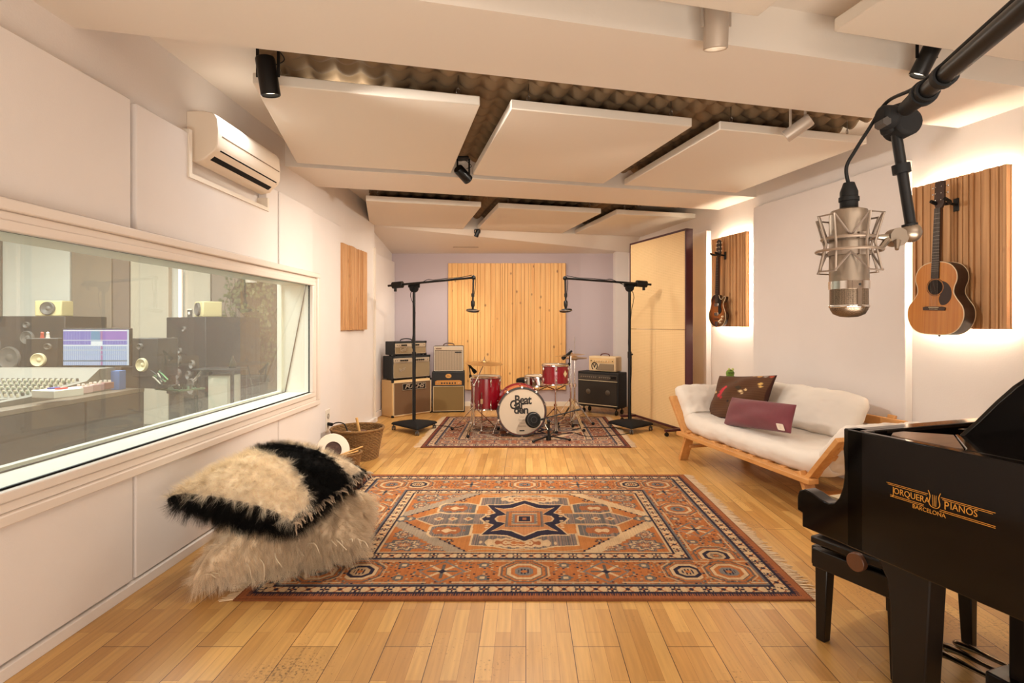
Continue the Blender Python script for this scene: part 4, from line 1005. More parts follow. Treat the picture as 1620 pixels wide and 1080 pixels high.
# legs: tapered plates with a bracket
def pleg(x, y, flip=1):
    mb = MB()
    pr = [(.27, .612), (.25, .59), (.17, .55), (.11, .50), (.072, .43), (.06, .34), (.054, .07), (.045, .045), (-.052, .045), (-.06, .07), (-.075, .36), (-.085, .55), (-.10, .61)]
    mb.prism([(y + a * flip, z) for a, z in pr], (x, 0, 0), (0, 1, 0), (0, 0, 1), .085)
    l = mb.build('leg', PBLK2, piano, bevel=.006)
    c = MB(); c.cyl((x + .042, y, .022), (x + .043, y + .02, .022), .022, n=14); c.cyl((x + .042, y, .045), (x + .042, y, .02), .012, n=10); c.build('caster', mat('brass', (170, 130, 70), .3, .9), l)
pleg(.263, -.010); pleg(1.20, -.06)
mb = MB(); pr = [(.06, .61), (.05, .07), (.04, .045), (-.04, .045), (-.05, .07), (-.06, .61)]; mb.prism([(1.12 + a, z) for a, z in pr], (0, -1.40, 0), (1, 0, 0), (0, 0, 1), .09); mb.build('leg', PBLK2, piano, bevel=.006)
# pedal lyre
ly = MB()
for x in (.60, .74): ly.b2((x - .022, -.19, .13), (x + .022, -.14, .61))
ly.b2((.56, -.20, .545), (.78, -.12, .61)); lyre = ly.build('pedal_lyre', PBLK2, piano, bevel=.006)
MB().b2((.54, -.22, .045), (.80, -.09, .135)).build('pedal_box', PBLK2, lyre, bevel=.006)
PED = mat('worn_brass_pedal', (120, 104, 84), .22, 1.0)
for i, x in enumerate((.60, .67, .74)):
    mb = MB(); mb.tube([(x, -.10, .095), (x, -.02, .085), (x, .06, .082), (x, .115, .070), (x, .135, .062)], [.014, .013, .018, .028, .014], 10, smooth=4)
    bmesh.ops.scale(mb.bm, vec=(1, 1, .5), space=Matrix.Translation((0, 0, -.08)), verts=mb.bm.verts[:]); mb.build('pedal', PED, lyre)
mb = MB(); mb.cyl((.62, -.17, .12), (.66, -.50, .58), .008, n=8); mb.cyl((.72, -.17, .12), (.68, -.50, .58), .008, n=8); mb.build('brace_rod', PED, lyre)
mb = MB(); mb.b2((.30, -.95, .56), (.38, -.30, .61)); mb.b2((.95, -1.4, .56), (1.03, -.30, .61)); mb.build('underside_beam', PBLK2, piano)
# gold lettering on the treble side, reading towards the tail
TR = Matrix(((0, 0, -1), (-1, 0, 0), (0, 1, 0))).to_euler()   # text x -> -y, text y -> z, normal -> -x
def dl(y0, y1, z, h=.0018): return MB().b2((-.0008, y1, z - h / 2), (.0002, y0, z + h / 2))
yl, yr, zc = -.140, -.436, .8415
ym_ = (yl + yr) / 2 + .005
dec = MB()
for y0, y1, z in ((yl, ym_ + .018, zc + .019), (yl + -.004, ym_ + .022, zc + .0145), (ym_ - .018, yr, zc + .019), (ym_ - .022, yr + .006, zc + .0145), (yl - .012, ym_ + .03, zc - .016), (yl - .012, ym_ + .03, zc - .0205), (ym_ - .016, yr, zc - .016), (ym_ - .014, yr, zc - .0205)):
    dec.b2((-.0008, y1, z - .0008), (.0002, y0, z + .0008))
dec = dec.build('gold_lines', GOLD, piano)
text('lettering', 'J', .034, GOLD, piano, (-.0008, yl - .022, zc - .003), TR, .0003, sx=.8)
text('lettering', 'ORQUERA', .026, GOLD, piano, (-.0008, (yl - .026 + ym_ + .016) / 2, zc - .001), TR, .0003, sx=.88)
text('lettering', 'P', .033, GOLD, piano, (-.0008, ym_ - .033, zc - .001), TR, .0003, sx=.8)
text('lettering', 'IANOS', .026, GOLD, piano, (-.0008, ym_ - .040 - .037, zc + .002), TR, .0003, sx=.9)
text('lettering', 'BARCELONA', .017, GOLD, piano, (-.0008, ym_ + .016, zc - .030), TR, .0003, sx=.95)
mb = MB()
for k in (-1, 1): mb.tube([(-.0006, ym_ + k * .017, zc + .03), (-.0006, ym_ + k * .012, zc + .015), (-.0006, ym_ + k * .015, zc - .004), (-.0006, ym_ + k * .009, zc - .014), (-.0006, ym_, zc - .016)], .0011, 5, smooth=4)
for k in (-.005, 0, .005): mb.tube([(-.0006, ym_ + k, zc + .02), (-.0006, ym_ + k * .8, zc - .012)], .0007, 5)
mb.build('lyre_emblem', GOLD, piano)

# ------------------------------------------------------------------ piano bench
bench = thing('piano_bench', 'black adjustable piano bench standing behind the piano leg', 'bench', (1.565, 2.33, 0), R(27))
hx, hy = .275, .175
for sx in (-1, 1):
    for sy in (-1, 1):
        mb = MB(); x, y = sx * (hx - .028), sy * (hy - .028); bm = mb.bm
        a = [bm.verts.new((x + i * .028, y + j * .028, .34)) for i, j in ((-1, -1), (1, -1), (1, 1), (-1, 1))]
        b = [bm.verts.new((x + sx * .006 + i * .020, y + sy * .006 + j * .020, .0)) for i, j in ((-1, -1), (1, -1), (1, 1), (-1, 1))]
        bm.faces.new(a); bm.faces.new(b[::-1])
        for i in range(4): bm.faces.new((a[i], a[(i + 1) % 4], b[(i + 1) % 4], b[i]))
        mb.build('leg', PBLK2, bench, bevel=.004)
mb = MB()
for sy in (-1, 1): mb.b2((-hx, sy * hy - .018, .315), (hx, sy * hy + .018, .395))
for sx in (-1, 1): mb.b2((sx * hx - .02, -hy, .315), (sx * hx + .02, hy, .395))
mb.build('frame', PBLK2, bench, bevel=.005)
mb = MB()
for sx in (-1, 1): mb.bar((sx * .12, -.1, .34), (sx * .2, .1, .455), .02, .008); mb.bar((sx * .2, -.1, .34), (sx * .12, .1, .455), .02, .008)
mb.b2((-.2, -.12, .325), (.2, .12, .34)); mb.build('lift_mechanism', BLACK, bench)
mb = MB(); mb.b2((-hx - .03, -hy, .418), (hx + .02, hy, .448)); mb.build('seat_base', PBLK2, bench, bevel=.006)
o, _, _ = pillow('seat', [V((-hx, -hy, .458)), V((hx, -hy, .458)), V((hx, hy, .458)), V((-hx, hy, .458))], (0, 0, 1), (.045, .010), mat('black_leather', (26, 22, 20), .45, bump=.1, bscale=150), bench, n=20, pinch=0, power=.22)
mb = MB(); mb.cyl((-hx - .022, -.03, .415), (-hx - .05, -.03, .415), .036, n=24); mb.cyl((-hx + .01, -.03, .415), (-hx - .03, -.03, .415), .010, n=10); mb.build('height_knob', mat('brown_knob', (92, 56, 36), .4), bench, bevel=.006)

# ------------------------------------------------------------------ big tube microphone on its boom
MZ = .98
mc = pt(1343, 415, MZ)
NICK = mat('satin_nickel', (150, 136, 121), .36, .9)
mic = thing('tube_microphone', 'large nickel tube microphone hanging upside down from the boom', 'microphone', (mc.x, mc.y, pt(1343, 502, MZ).z))
zt = pt(0, 330, MZ).z - pt(0, 502, MZ).z
r0 = .0315
mb = MB(); mb.lathe([(0, .062), (r0, .062), (r0, zt - .012), (r0 * .92, zt - .004), (r0 * .55, zt), (0, zt)], n=40); mb.build('body', NICK, mic)
mesh_m = bpy.data.materials.new('mic_mesh'); mesh_m.use_nodes = True; N, L = nt(mesh_m); b = N['Principled BSDF']; b.inputs['Metallic'].default_value = .9; b.inputs['Roughness'].default_value = .35
tc = N.new('ShaderNodeTexCoord'); vo = N.new('ShaderNodeTexVoronoi'); vo.inputs['Scale'].default_value = 620; vo.inputs['Randomness'].default_value = .25; L.new(tc.outputs['Object'], vo.inputs['Vector'])
cr = N.new('ShaderNodeValToRGB'); cr.color_ramp.elements[0].position = .25; cr.color_ramp.elements[0].color = lin((30, 24, 20)) + (1,); cr.color_ramp.elements[1].position = .5; cr.color_ramp.elements[1].color = lin((140, 122, 104)) + (1,)
L.new(vo.outputs['Distance'], cr.inputs[0]); L.new(cr.outputs[0], b.inputs['Base Color'])
mb = MB(); mb.lathe([(0, 0), (r0 * .45, .001), (r0 * .8, .006), (r0 * .95, .014), (r0 * .97, .02), (r0 * .97, .05), (0, .05)], n=40); mb.build('grille', mesh_m, mic)
mb = MB(); mb.lathe([(r0 * 1.0, .017), (r0 * 1.02, .018), (r0 * 1.02, .021), (r0, .022)], n=40); mb.lathe([(r0 * .9, .049), (r0 * 1.03, .050), (r0 * 1.03, .064), (r0 * .9, .065)], n=40); mb.b2((-.0035, -r0 * 1.03, .018), (.0035, -r0 * .9, .052)); mb.build('trim_ring', CHROME, mic)
mb = MB(); mb.ball((0, -r0 * 1.03, .057), .0022, n=8); mb.build('screw', BLACK, mic)
# cable plug
mb = MB(); mb.lathe([(0, zt - .002), (.0145, zt - .002), (.0145, zt + .012), (.0165, zt + .013), (.0165, zt + .02), (.0145, zt + .021), (.0145, zt + .03), (.012, zt + .037), (.009, zt + .046), (0, zt + .046)], n=20)
mb.build('cable_plug', RUBBER, mic)
# elastic suspension: outer and inner wire frames
sm = thing('shock_mount', 'wire cradle shock mount around the large tube microphone', 'shock mount', (mc.x, mc.y, mic.location.z))
WIRE = mat('grey_wire', (158, 142, 128), .35, .7)
z1, z2 = .095, .165
zm = (z1 + z2) / 2
for i in range(4):
    a = R(20 + 90 * i); u = V((math.cos(a), math.sin(a), 0)); v = V((-u.y, u.x, 0))
    mb = MB(); R1 = .050
    pts_ = [u * R1 + v * .016 + V((0, 0, z1 - .014)), u * (R1 - .008) + v * .010 + V((0, 0, zm)), u * (R1 + .004) + v * .016 + V((0, 0, z2 + .014)), u * (R1 + .004) - v * .016 + V((0, 0, z2 + .014)), u * (R1 - .008) - v * .010 + V((0, 0, zm)), u * R1 - v * .016 + V((0, 0, z1 - .014))]
    mb.tube(pts_, .0022, 6, closed=True); mb.build('wire_frame', WIRE, sm)
for z, rr in ((zm + .010, .043), (zm - .012, .052)):
    mb = MB(); mb.tube([(rr * math.cos(q), rr * math.sin(q), z) for q in np.linspace(0, 2 * math.pi, 33)[:-1]], .0026, 6, closed=True); mb.build('hoop', WIRE, sm)
mb = MB(); mb.lathe([(r0 + .001, zm - .02), (r0 + .003, zm - .02), (r0 + .003, zm - .013), (r0 + .001, zm - .013)], n=32); mb.lathe([(r0 + .001, zm + .008), (r0 + .003, zm + .008), (r0 + .003, zm + .015), (r0 + .001, zm + .015)], n=32)
mb.b2((-.004, -r0 - .007, zm - .022), (.012, -r0, zm - .010)); mb.b2((-.004, -r0 - .007, zm + .006), (.012, -r0, zm + .017)); mb.build('clamp_ring', WIRE, sm)
for i in range(4):
    a = R(20 + 90 * i); u = V((math.cos(a), math.sin(a), 0)); a2 = R(65 + 90 * i); u2 = V((math.cos(a2), math.sin(a2), 0))
    for z, zz in ((z2 + .014, zm + .012), (z1 - .014, zm - .016)):
        v = V((-u.y, u.x, 0))
        mb = MB(); mb.tube([(u - v).normalized() * (r0 + .003) + V((0, 0, zz)), u * .052 - v * .016 + V((0, 0, z)), u * .052 + v * .016 + V((0, 0, z)), (u + v).normalized() * (r0 + .003) + V((0, 0, zz))], .0018, 5); mb.build('elastic_band', mat('elastic_grey', (120, 104, 92), .8), sm)
sw = pt(1441, 368, MZ)
p0 = V((.052, 0, zm + .002)); p1 = sw - sm.location; pm = p0.lerp(p1, .55)
mb = MB(); mb.tube([p0 + V((0, -.004, -.012)), pm - V((.012, 0, 0))], [.004, .007], 8); mb.tube([p0 + V((0, .004, .012)), pm - V((.012, 0, 0))], [.004, .007], 8); mb.cyl(pm + V((0, -.010, 0)), pm + V((0, .010, 0)), .016, n=20); mb.cyl(pm, p1 - V((.012, 0, 0)), .0065, n=10); mb.ball(p1, .0175, n=16); mb.build('swivel_arm', NICK, sm)
mb = MB(); mb.tube([pm + V((-.006, -.012, -.008)), pm + V((-.012, -.02, -.024))], [.006, .003], 8); mb.build('wing_screw', NICK, sm)
# boom: drop tube, clutch, pole to a floor stand outside the picture
cl_ = pt(1414, 188, MZ)
pend = pt(1640, -5, .58)
dirp = (pend - cl_).normalized()
stand_top = cl_ + dirp * 1.10
boom = thing('boom_stand', 'black boom stand whose pole enters at the top right corner', 'microphone stand', (stand_top.x, stand_top.y, 0))
O = boom.location.copy()
def rel(p): return V(p) - O
mb = MB(); mb.cyl(rel(sw + V((0, 0, .012))), rel(cl_), .0088, n=16); mb.build('drop_tube', BLACK, boom)
dd = (cl_ - sw).normalized(); c_ = sw + dd * .115
MB().cyl(rel(c_ - dd * .008), rel(c_ + dd * .008), .0145, n=16).build('cable_clip', RUBBER, boom); MB().cyl(rel(sw + dd * .008), rel(sw + dd * .016), .0125, n=16).build('end_collar', RUBBER, boom)
mb = MB(); mb.box(rel(cl_), (.046, .03, .045), (0, R(-18), 0)); mb.cyl(rel(cl_ + V((-.036, -.016, -.003))), rel(cl_ + V((-.008, -.016, -.003))), .020, n=20); mb.cyl(rel(cl_ + V((.012, -.026, -.012))), rel(cl_ + V((.012, .022, -.012))), .024, n=20)
ct = mb.build('clutch', BLACKM, boom, bevel=.006)
mb = MB(); mb.cyl(rel(cl_ + V((-.034, -.034, -.016))), rel(cl_ + V((-.034, -.01, -.016))), .008, n=6); mb.build('clutch_bolt', mat('dark_bolt', (72, 66, 62), .6, .3), ct)
mb = MB(); mb.cyl(rel(cl_ + dirp * .0), rel(cl_ + dirp * .11), .0075, n=14); mb.build('inner_rod', CHROME, boom)
mb = MB(); mb.cyl(rel(cl_ + dirp * .058), rel(cl_ + dirp * .125), .0125, .0155, n=20); mb.cyl(rel(cl_ + dirp * .125), rel(cl_ + dirp * .135), .0195, n=20); mb.build('pole_grip', RUBBER, boom)
mb = MB(); mb.cyl(rel(cl_ + dirp * .135), rel(cl_ + dirp * 1.45), .0125, n=20); mb.build('boom_pole', BLACK, boom)
mb = MB(); mb.cyl(rel(cl_ + dirp * 1.36), rel(cl_ + dirp * 1.52), .045, n=24); mb.build('counterweight', BLACK, boom, bevel=.004)
mb = MB(); mb.cyl((0, 0, .05), (0, 0, stand_top.z), .016, n=18); mb.ball((0, 0, stand_top.z), .035, n=14); mb.build('upright', BLACK, boom)
for i in range(3):
    a = R(100 + 120 * i); mb = MB(); mb.bar((0, 0, .13), (.42 * math.cos(a), .42 * math.sin(a), .02), .03, .02); mb.ball((.42 * math.cos(a), .42 * math.sin(a), .022), .022, n=10); mb.build('leg', BLACK, boom)
nrm = dirp.cross(V((0, 1, 0))).normalized()
if nrm.z < 0: nrm = -nrm
top_ = mic.location + V((0, 0, zt + .04))
cab = thing('microphone_cable', 'black cable looping from the tube microphone up to the boom', 'cable', top_)
mb = MB(); pts_ = [top_, pt(1339, 265, MZ), pt(1353, 238, MZ), pt(1374, 205, MZ), cl_ + V((-.012, 0, .03)), cl_ + dirp * .10 + nrm * .019 + V((0, -.008, 0)), cl_ + dirp * .25 + nrm * .018 + V((0, -.010, 0)), cl_ + dirp * .6 + nrm * .017 + V((0, -.008, 0)), cl_ + dirp * 1.08 + nrm * .017]
mb.tube([p - top_ for p in pts_], .0032, 8, smooth=8); mb.build('cord', RUBBER, cab)
mb = MB()
for f in (.14, .20): q = cl_ + dirp * f - top_; mb.lathe([(.0135, -.007), (.017, -.007), (.017, .007), (.0135, .007)], q, 18, dirp.to_track_quat('Z', 'Y').to_matrix())
mb.build('cable_strap', RUBBER, cab)
# ------------------------------------------------------------------ drums (each drum, stand, cymbal and microphone is a thing)
RED = mat('red_sparkle_shell', (118, 8, 24), .22, coat=.5, var=.06, vscale=60)
HEAD = mat('drum_head', (192, 176, 156), .6)
HOOPB = mat('dark_hoop', (34, 24, 22), .35)
def drum_shell(t, r, h, ax=None, lugs=8, shell=RED, hoop=CHROME, hw=.022):
    """upright drum with its base at local z = 0"""
    MB().lathe([(r * .97, .012), (r, .012), (r, h - .012), (r * .97, h - .012)], n=48).build('shell', shell, t)
    for z in (0, h - hw):
        MB().lathe([(r * .99, z), (r + .012, z), (r + .014, z + .003), (r + .010, z + hw * .5), (r + .013, z + hw - .002), (r + .008, z + hw), (r * .99, z + hw)], n=48).build('hoop', hoop, t)
    MB().lathe([(0, h - .008), (r * .98, h - .008), (r * 1.0, h - .014)], n=40).build('batter_head', HEAD, t)
    MB().lathe([(0, .006), (r * .98, .006), (r, .012)], n=40).build('resonant_head', HEAD, t)
    for i in range(lugs):
        a = 2 * math.pi * (i + .5) / lugs; u = V((math.cos(a), math.sin(a), 0))
        mb = MB()
        for z in ((h - .075, h - .045), (.045, .075)) if h > .24 else ((h * .35, h * .65),):
            m_ = Matrix.Rotation(a, 3, 'Z')
            mb.ball(u * (r + .008) + V((0, 0, (z[0] + z[1]) / 2)), .016, (.8, .7, 1.7), 10, (0, 0, a))
        mb.cyl(u * (r + .014) + V((0, 0, .012)), u * (r + .014) + V((0, 0, h * .3)), .0035, n=6); mb.cyl(u * (r + .014) + V((0, 0, h * .7)), u * (r + .014) + V((0, 0, h - .008)), .0035, n=6)
        mb.build('lug', CHROME, t)
def tripod(t, z_top, foot_r, angs, z_hub=.30, r=.011, double=True, feet=RUBBER, met=CHROME, col_r=.0125):
    mb = MB(); mb.cyl((0, 0, .05), (0, 0, z_top * .6), col_r, n=14); mb.cyl((0, 0, z_top * .6), (0, 0, z_top), col_r * .75, n=12)
    mb.lathe([(0, z_top * .57), (col_r * 1.7, z_top * .57), (col_r * 1.7, z_top * .62), (0, z_top * .62)], n=14); mb.lathe([(0, z_hub - .02), (col_r * 1.9, z_hub - .02), (col_r * 1.9, z_hub + .02), (0, z_hub + .02)], n=14)
    mb.build('column', met, t)
    for a in angs:
        u = V((math.cos(R(a)), math.sin(R(a)), 0)); w_ = V((-u.y, u.x, 0))
        mb = MB()
        for k in ((-1, 1) if double else (0,)):
            mb.bar(u * .02 + w_ * .010 * k + V((0, 0, z_hub)), u * (foot_r - .02) + w_ * .010 * k + V((0, 0, .022)), .012 if double else .02, .005 if double else .018)
            mb.bar(V((0, 0, .07)) + w_ * .008 * k, u * foot_r * .55 + w_ * .008 * k + V((0, 0, z_hub * .5)), .010, .004)
        l = mb.build('leg', met, t)
        MB().ball(u * foot_r + V((0, 0, .019)), .019, (1.3, 1, 1), 10, (0, 0, R(a))).build('rubber_foot', feet, l)
def aimed(o, a): o.rotation_euler = a
# bass drum
RZB = R(5)
bc = V((-.048, 6.53, .295))
t = thing('bass_drum', 'red bass drum with black lettering on its front head', 'drum', (bc.x, bc.y, .0105), RZB)
def roty(): return Euler((R(90), 0, 0)).to_matrix()
rB, dB = .280, .47
q = roty()                                                # lathe z -> -y (towards the camera)
cB = (0, 0, bc.z)
mb = MB(); mb.lathe([(rB * .98, -dB), (rB, -dB), (rB, 0), (rB * .98, 0)], cB, 64, q); mb.build('shell', mat('light_tinted_red_shell', (172, 44, 30), .25, coat=.5), t)  # orange of reflected light put into the red shell's colour
for z in (-.02, -dB - .015):
    mb = MB(); mb.lathe([(rB - .004, z), (rB + .014, z), (rB + .014, z + .038), (rB - .004, z + .038)], cB, 64, q); mb.build('hoop', HOOPB if z > -.1 else RED, t)
mb = MB(); mb.lathe([(0, .008), (rB - .012, .008), (rB - .006, .002)], cB, 64, q); mb.build('front_head', HEAD, t)
mb = MB(); mb.lathe([(0, -dB), (rB - .012, -dB)], cB, 48, q); mb.build('batter_head', HEAD, t)
for i in range(10):
    a = 2 * math.pi * (i + .5) / 10; u = V((math.cos(a), 0, math.sin(a)))
    mb = MB()
    for y in (.09, .31): mb.ball(V(cB) + u * (rB + .008) + V((0, y, 0)), .012, (.8, 1.6, .8), 10)
    mb.cyl(V(cB) + u * (rB + .02) + V((0, -.01, 0)), V(cB) + u * (rB + .02) + V((0, .09, 0)), .004, n=6)
    mb.bar(V(cB) + u * (rB + .002) + V((0, -.022, 0)), V(cB) + u * (rB + .022) + V((0, -.022, 0)), .018, .010, (0, 1, 0)); mb.build('lug', CHROME, t)
for sx in (-1, 1):
    mb = MB(); mb.cyl((sx * .26, .22, .20), (sx * .34, .14, .015), .007, n=10); mb.ball((sx * .34, .14, .014), .012, n=8); mb.build('spur_leg', CHROME, t)
INK = mat('black_ink', (24, 20, 18), .6); INKG = mat('grey_ink', (150, 138, 124), .7)
for body, sz, x, z, sx in (('Beat', .148, .012, .094, .200), ('Gar', .148, -.058, .036, .176), ('den', .130, -.008, -.018, .172)):
    text('lettering', body, sz, INK, t, (x, -.0095, bc.z + z), FRONT, .0004, bold=.004, spacing=.9, width=sx, base=True)
for k, s in enumerate(('Our', 'Sound', 'Your', 'Stories')): text('small_lettering', s, .034, INKG, t, (.0, -.0095, bc.z - .058 - .036 * k), FRONT, .0004)
mb = MB(); mb.prism(rrect(.030, .007, .004), (0, -.0085, bc.z - .222), (1, 0, 0), (0, 0, 1), .0012); mb.build('maker_mark', INK, t)
# floor tom
t = thing('floor_tom', 'red floor tom on three chrome legs, left of the bass drum', 'drum', (-.51, 7.02, .0105))
sh = bpy.data.objects.new('drum_assembly', None)
def floor_tom(t, r, z0, h):
    e = bpy.data.objects.new('x', None)
    n0 = set(bpy.data.objects)
    drum_shell(t, r, h, lugs=8)
    bpy.data.objects.remove(e)
    for c in list(t.children): c.location.z += z0
    for a in (-100, 20, 140):
        u = V((math.cos(R(a)), math.sin(R(a)), 0)) * (r + .022)
        mb = MB(); mb.tube([u + V((0, 0, z0 + h * .55)), u + V((0, 0, .10)), u * 1.08 + V((0, 0, .03))], .0055, 8); mb.ball(u * 1.08 + V((0, 0, .015)), .015, n=8)
        mb.box(u * .96 + V((0, 0, z0 + h * .28)), (.03, .03, .06), (0, 0, R(a))); mb.build('leg', CHROME, t)
bpy.data.objects.remove(sh)
floor_tom(t, .188, .262, .415)
# rack tom on a stand
t = thing('rack_tom', 'red rack tom with diamond badge, right of the bass drum', 'drum', (.375, 6.98, .585))
drum_shell(t, .170, .255, lugs=6)
mb = MB(); mb.prism([(0, -.044), (.030, 0), (0, .044), (-.030, 0)], (.1135, -.1290, .14), V((math.cos(R(41)), math.sin(R(41)), 0)), (0, 0, 1), .002); mb.build('badge', mat('aged_badge', (196, 176, 134), .5), t)
tomst = thing('tom_stand', 'chrome basket stand carrying the rack tom', 'drum stand', (.375, 6.98, .0105))
tripod(tomst, .52, .27, (-90, 30, 150), .26)
mb = MB()
for a in (-90, 30, 150):
    u = V((math.cos(R(a)), math.sin(R(a)), 0)); mb.tube([(0, 0, .50), u * .10 + V((0, 0, .53)), u * .165 + V((0, 0, .556)), u * .19 + V((0, 0, .566))], .007, 8)
mb.build('basket', CHROME, tomst)
# snare
t = thing('snare_drum', 'chrome snare drum partly hidden behind the rack tom', 'drum', (.165, 7.42, .515))
drum_shell(t, .178, .14, lugs=8, shell=CHROME)
snst = thing('snare_stand', 'chrome stand under the snare drum', 'drum stand', (.165, 7.42, .0105))
tripod(snst, .46, .25, (-60, 60, 180), .24)
mb = MB()
for a in (-90, 30, 150):
    u = V((math.cos(R(a)), math.sin(R(a)), 0)); mb.tube([(0, 0, .44), u * .12 + V((0, 0, .475)), u * .188 + V((0, 0, .494))], .007, 8)
mb.build('basket', CHROME, snst)
# stool behind
t = thing('drum_throne', 'black round drum throne behind the bass drum', 'stool', (.02, 7.76, 0.001))
o = MB().lathe([(0, .50), (.13, .50), (.155, .515), (.16, .545), (.15, .575), (.11, .588), (0, .592)], n=36).build('seat', BLACKM, t)
tripod(t, .50, .24, (-90, 30, 150), .22)
# cymbals
BRONZE = mat('cymbal_bronze', (186, 150, 98), .3, .9)
BRONZE.node_tree.nodes['Principled BSDF'].inputs['Anisotropic'].default_value = .6
def cymbal(name, label, c, r, tilt, group=None):
    t = thing(name, label, 'cymbal', c, 0, group); t.rotation_euler = tilt
    MB().lathe([(.006, .026), (.02, .026), (.035, .018), (.045, .010), (r * .5, .004), (r, -.012), (r, -.0135), (r * .5, .0025), (.045, .0085), (.034, .016), (.018, .0235), (.006, .0235)], n=56).build('plate', BRONZE, t)
    mb = MB(); mb.cyl((0, 0, -.01), (0, 0, .075), .004, n=8); mb.lathe([(.005, .027), (.016, .027), (.016, .038), (.005, .038)], n=14); mb.build('wing_nut', CHROME, t)
    return t
Yc = 6.78
cs = thing('cymbal_stand', 'chrome cymbal stand in front of the floor tom', 'cymbal stand', ((750 - PX) * Yc / FP, Yc, .0105))
tripod(cs, .58, .33, (-97, 28, 152), .30)
pa_ = V((0, 0, .58)); pb = pt(765, 577, Yc + .1) - cs.location
mb = MB(); mb.cyl(pa_ - (pb - pa_) * .12, pb, .007, n=10); mb.ball(pa_, .02, n=10); mb.build('tilt_arm', CHROME, cs)
cymbal('ride_cymbal', 'large bronze ride cymbal above the floor tom', pt(766, 573.5, Yc + .1), .235, (R(3), R(2), 0))
Yr = 7.08
cs2 = thing('cymbal_stand', 'tall chrome cymbal stand right of the rack tom', 'cymbal stand', ((903 - PX) * Yr / FP, Yr, .0105))
tripod(cs2, .93, .30, (-62, 58, 178), .36)
cymbal('crash_cymbal', 'thin bronze crash cymbal at the top right of the kit', (cs2.location.x - .01, Yr, .955), .195, (R(-2), R(-4), 0))
Yh = 7.42
hs = thing('hi_hat_stand', 'chrome hi-hat stand behind the tall cymbal stand', 'cymbal stand', ((909 - PX) * Yh / FP, Yh, .0105))
tripod(hs, .86, .27, (-30, 90, 210), .30)
mb = MB(); mb.cyl((0, 0, .84), (0, 0, 1.17), .0035, n=8); mb.build('pull_rod', CHROME, hs); mb = MB(); mb.b2((-.04, -.20, .02), (.04, .06, .035)); mb.build('pedal_plate', STEEL, hs, bevel=.004)
for z, s in ((.878, 1), (.898, -1)):
    t = thing('hi_hat_cymbal', ['lower', 'upper'][s < 0] + ' bronze hi-hat cymbal at the right of the kit', 'cymbal', (hs.location.x, Yh, z), 0, 'hi-hat cymbals')
    MB().lathe([(.006, .020 * -s), (.03, .016 * -s), (.045, .006 * -s), (.17, .006 * s), (.17, .0075 * s), (.045, .0075 * -s), (.03, .018 * -s), (.006, .022 * -s)], n=48).build('plate', BRONZE, t)
# clip microphones on the toms
def clip_mic(name, label, base, tip, elbow):
    t = thing(name, label, 'microphone', base, 0, 'small drum microphones'); B_ = V(base); d = (V(tip) - V(elbow)).normalized(); e = V(elbow) - B_; tp = V(tip) - B_
    mb = MB(); mb.box((0, 0, .0), (.03, .03, .04)); mb.tube([(0, 0, .01), e * .5 + V((0, 0, .02)), e], .008, 8, smooth=4); mb.build('clamp', BLACKM, t, bevel=.003)
    q = d.to_track_quat('Z', 'Y').to_matrix(); L_ = (V(tip) - V(elbow)).length
    mb = MB(); mb.lathe([(0, -.03), (.011, -.03), (.013, -.02), (.015, L_ * .5), (.022, L_ * .65), (.026, L_ * .8), (.022, L_ * .97), (0, L_)], e, 18, q); mb.build('capsule_body', BLACKM, t)
clip_mic('tom_microphone', 'black clip-on microphone at the rim of the floor tom', (-.705, 6.98, .685), pt(753, 590, 6.98), pt(742, 577, 6.98))
clip_mic('tom_microphone', 'black microphone above the rack tom under the crash cymbal', (.548, 6.96, .835), pt(889, 568, 6.94), pt(902, 557, 6.96))
# bass drum microphone on a short boom stand
Yk = 6.34
ks = thing('short_boom_stand', 'short black boom stand in front of the bass drum', 'microphone stand', ((868 - PX) * Yk / FP, Yk, .0105))
mb = MB(); mb.cyl((0, 0, .02), (0, 0, .20), .014, n=12); mb.lathe([(0, .0), (.03, .0), (.028, .05), (0, .06)], n=16); mb.ball((0, 0, .215), .024, n=12); mb.build('column', BLACK, ks)
hub = V((0, 0, .05))
for q in (fl(844, 700, .0105), fl(901, 697, .0105), fl(884, 676, .0105)):
    e = q - ks.location; e.z = .014; mb = MB(); mb.bar(hub, e, .02, .014); mb.ball(e, .015, (1.3, 1.3, 1), 8); mb.build('leg', BLACK, ks)
mk = pt(843.5, 664, Yk + .05)
far = pt(915, 648, Yk + .10) - ks.location; near = pt(855, 663, Yk + .03) - ks.location
mb = MB(); mb.cyl(near, far, .007, n=10); mb.cyl(far - (far - near) * .05, far + (far - near) * .06, .013, n=12); mb.build('boom', BLACK, ks)
t = thing('kick_microphone', 'round black microphone in front of the bass drum head', 'microphone', mk)
mb = MB(); qy = Euler((R(78), 0, R(15))).to_matrix(); mb.lathe([(0, .035), (.06, .033), (.088, .022), (.094, 0), (.088, -.03), (.06, -.055), (.03, -.07), (0, -.072)], (0, 0, 0), 32, qy); mb.build('capsule_body', BLACKM, t)
mb = MB(); mb.lathe([(.07, .034), (.080, .03), (.080, .036), (.07, .038)], (0, 0, 0), 32, qy); mb.lathe([(.03, .036), (.038, .036), (.038, .040), (.03, .04)], (0, 0, 0), 24, qy); mb.build('grille_ring', mat('dark_grey_metal', (44, 42, 40), .4, .6), t)
mb = MB(); mb.tube([(.06, .0, .0), (.10, -.01, .008), (.125, -.02, .012)], .012, 8); mb.build('stand_socket', BLACK, t)

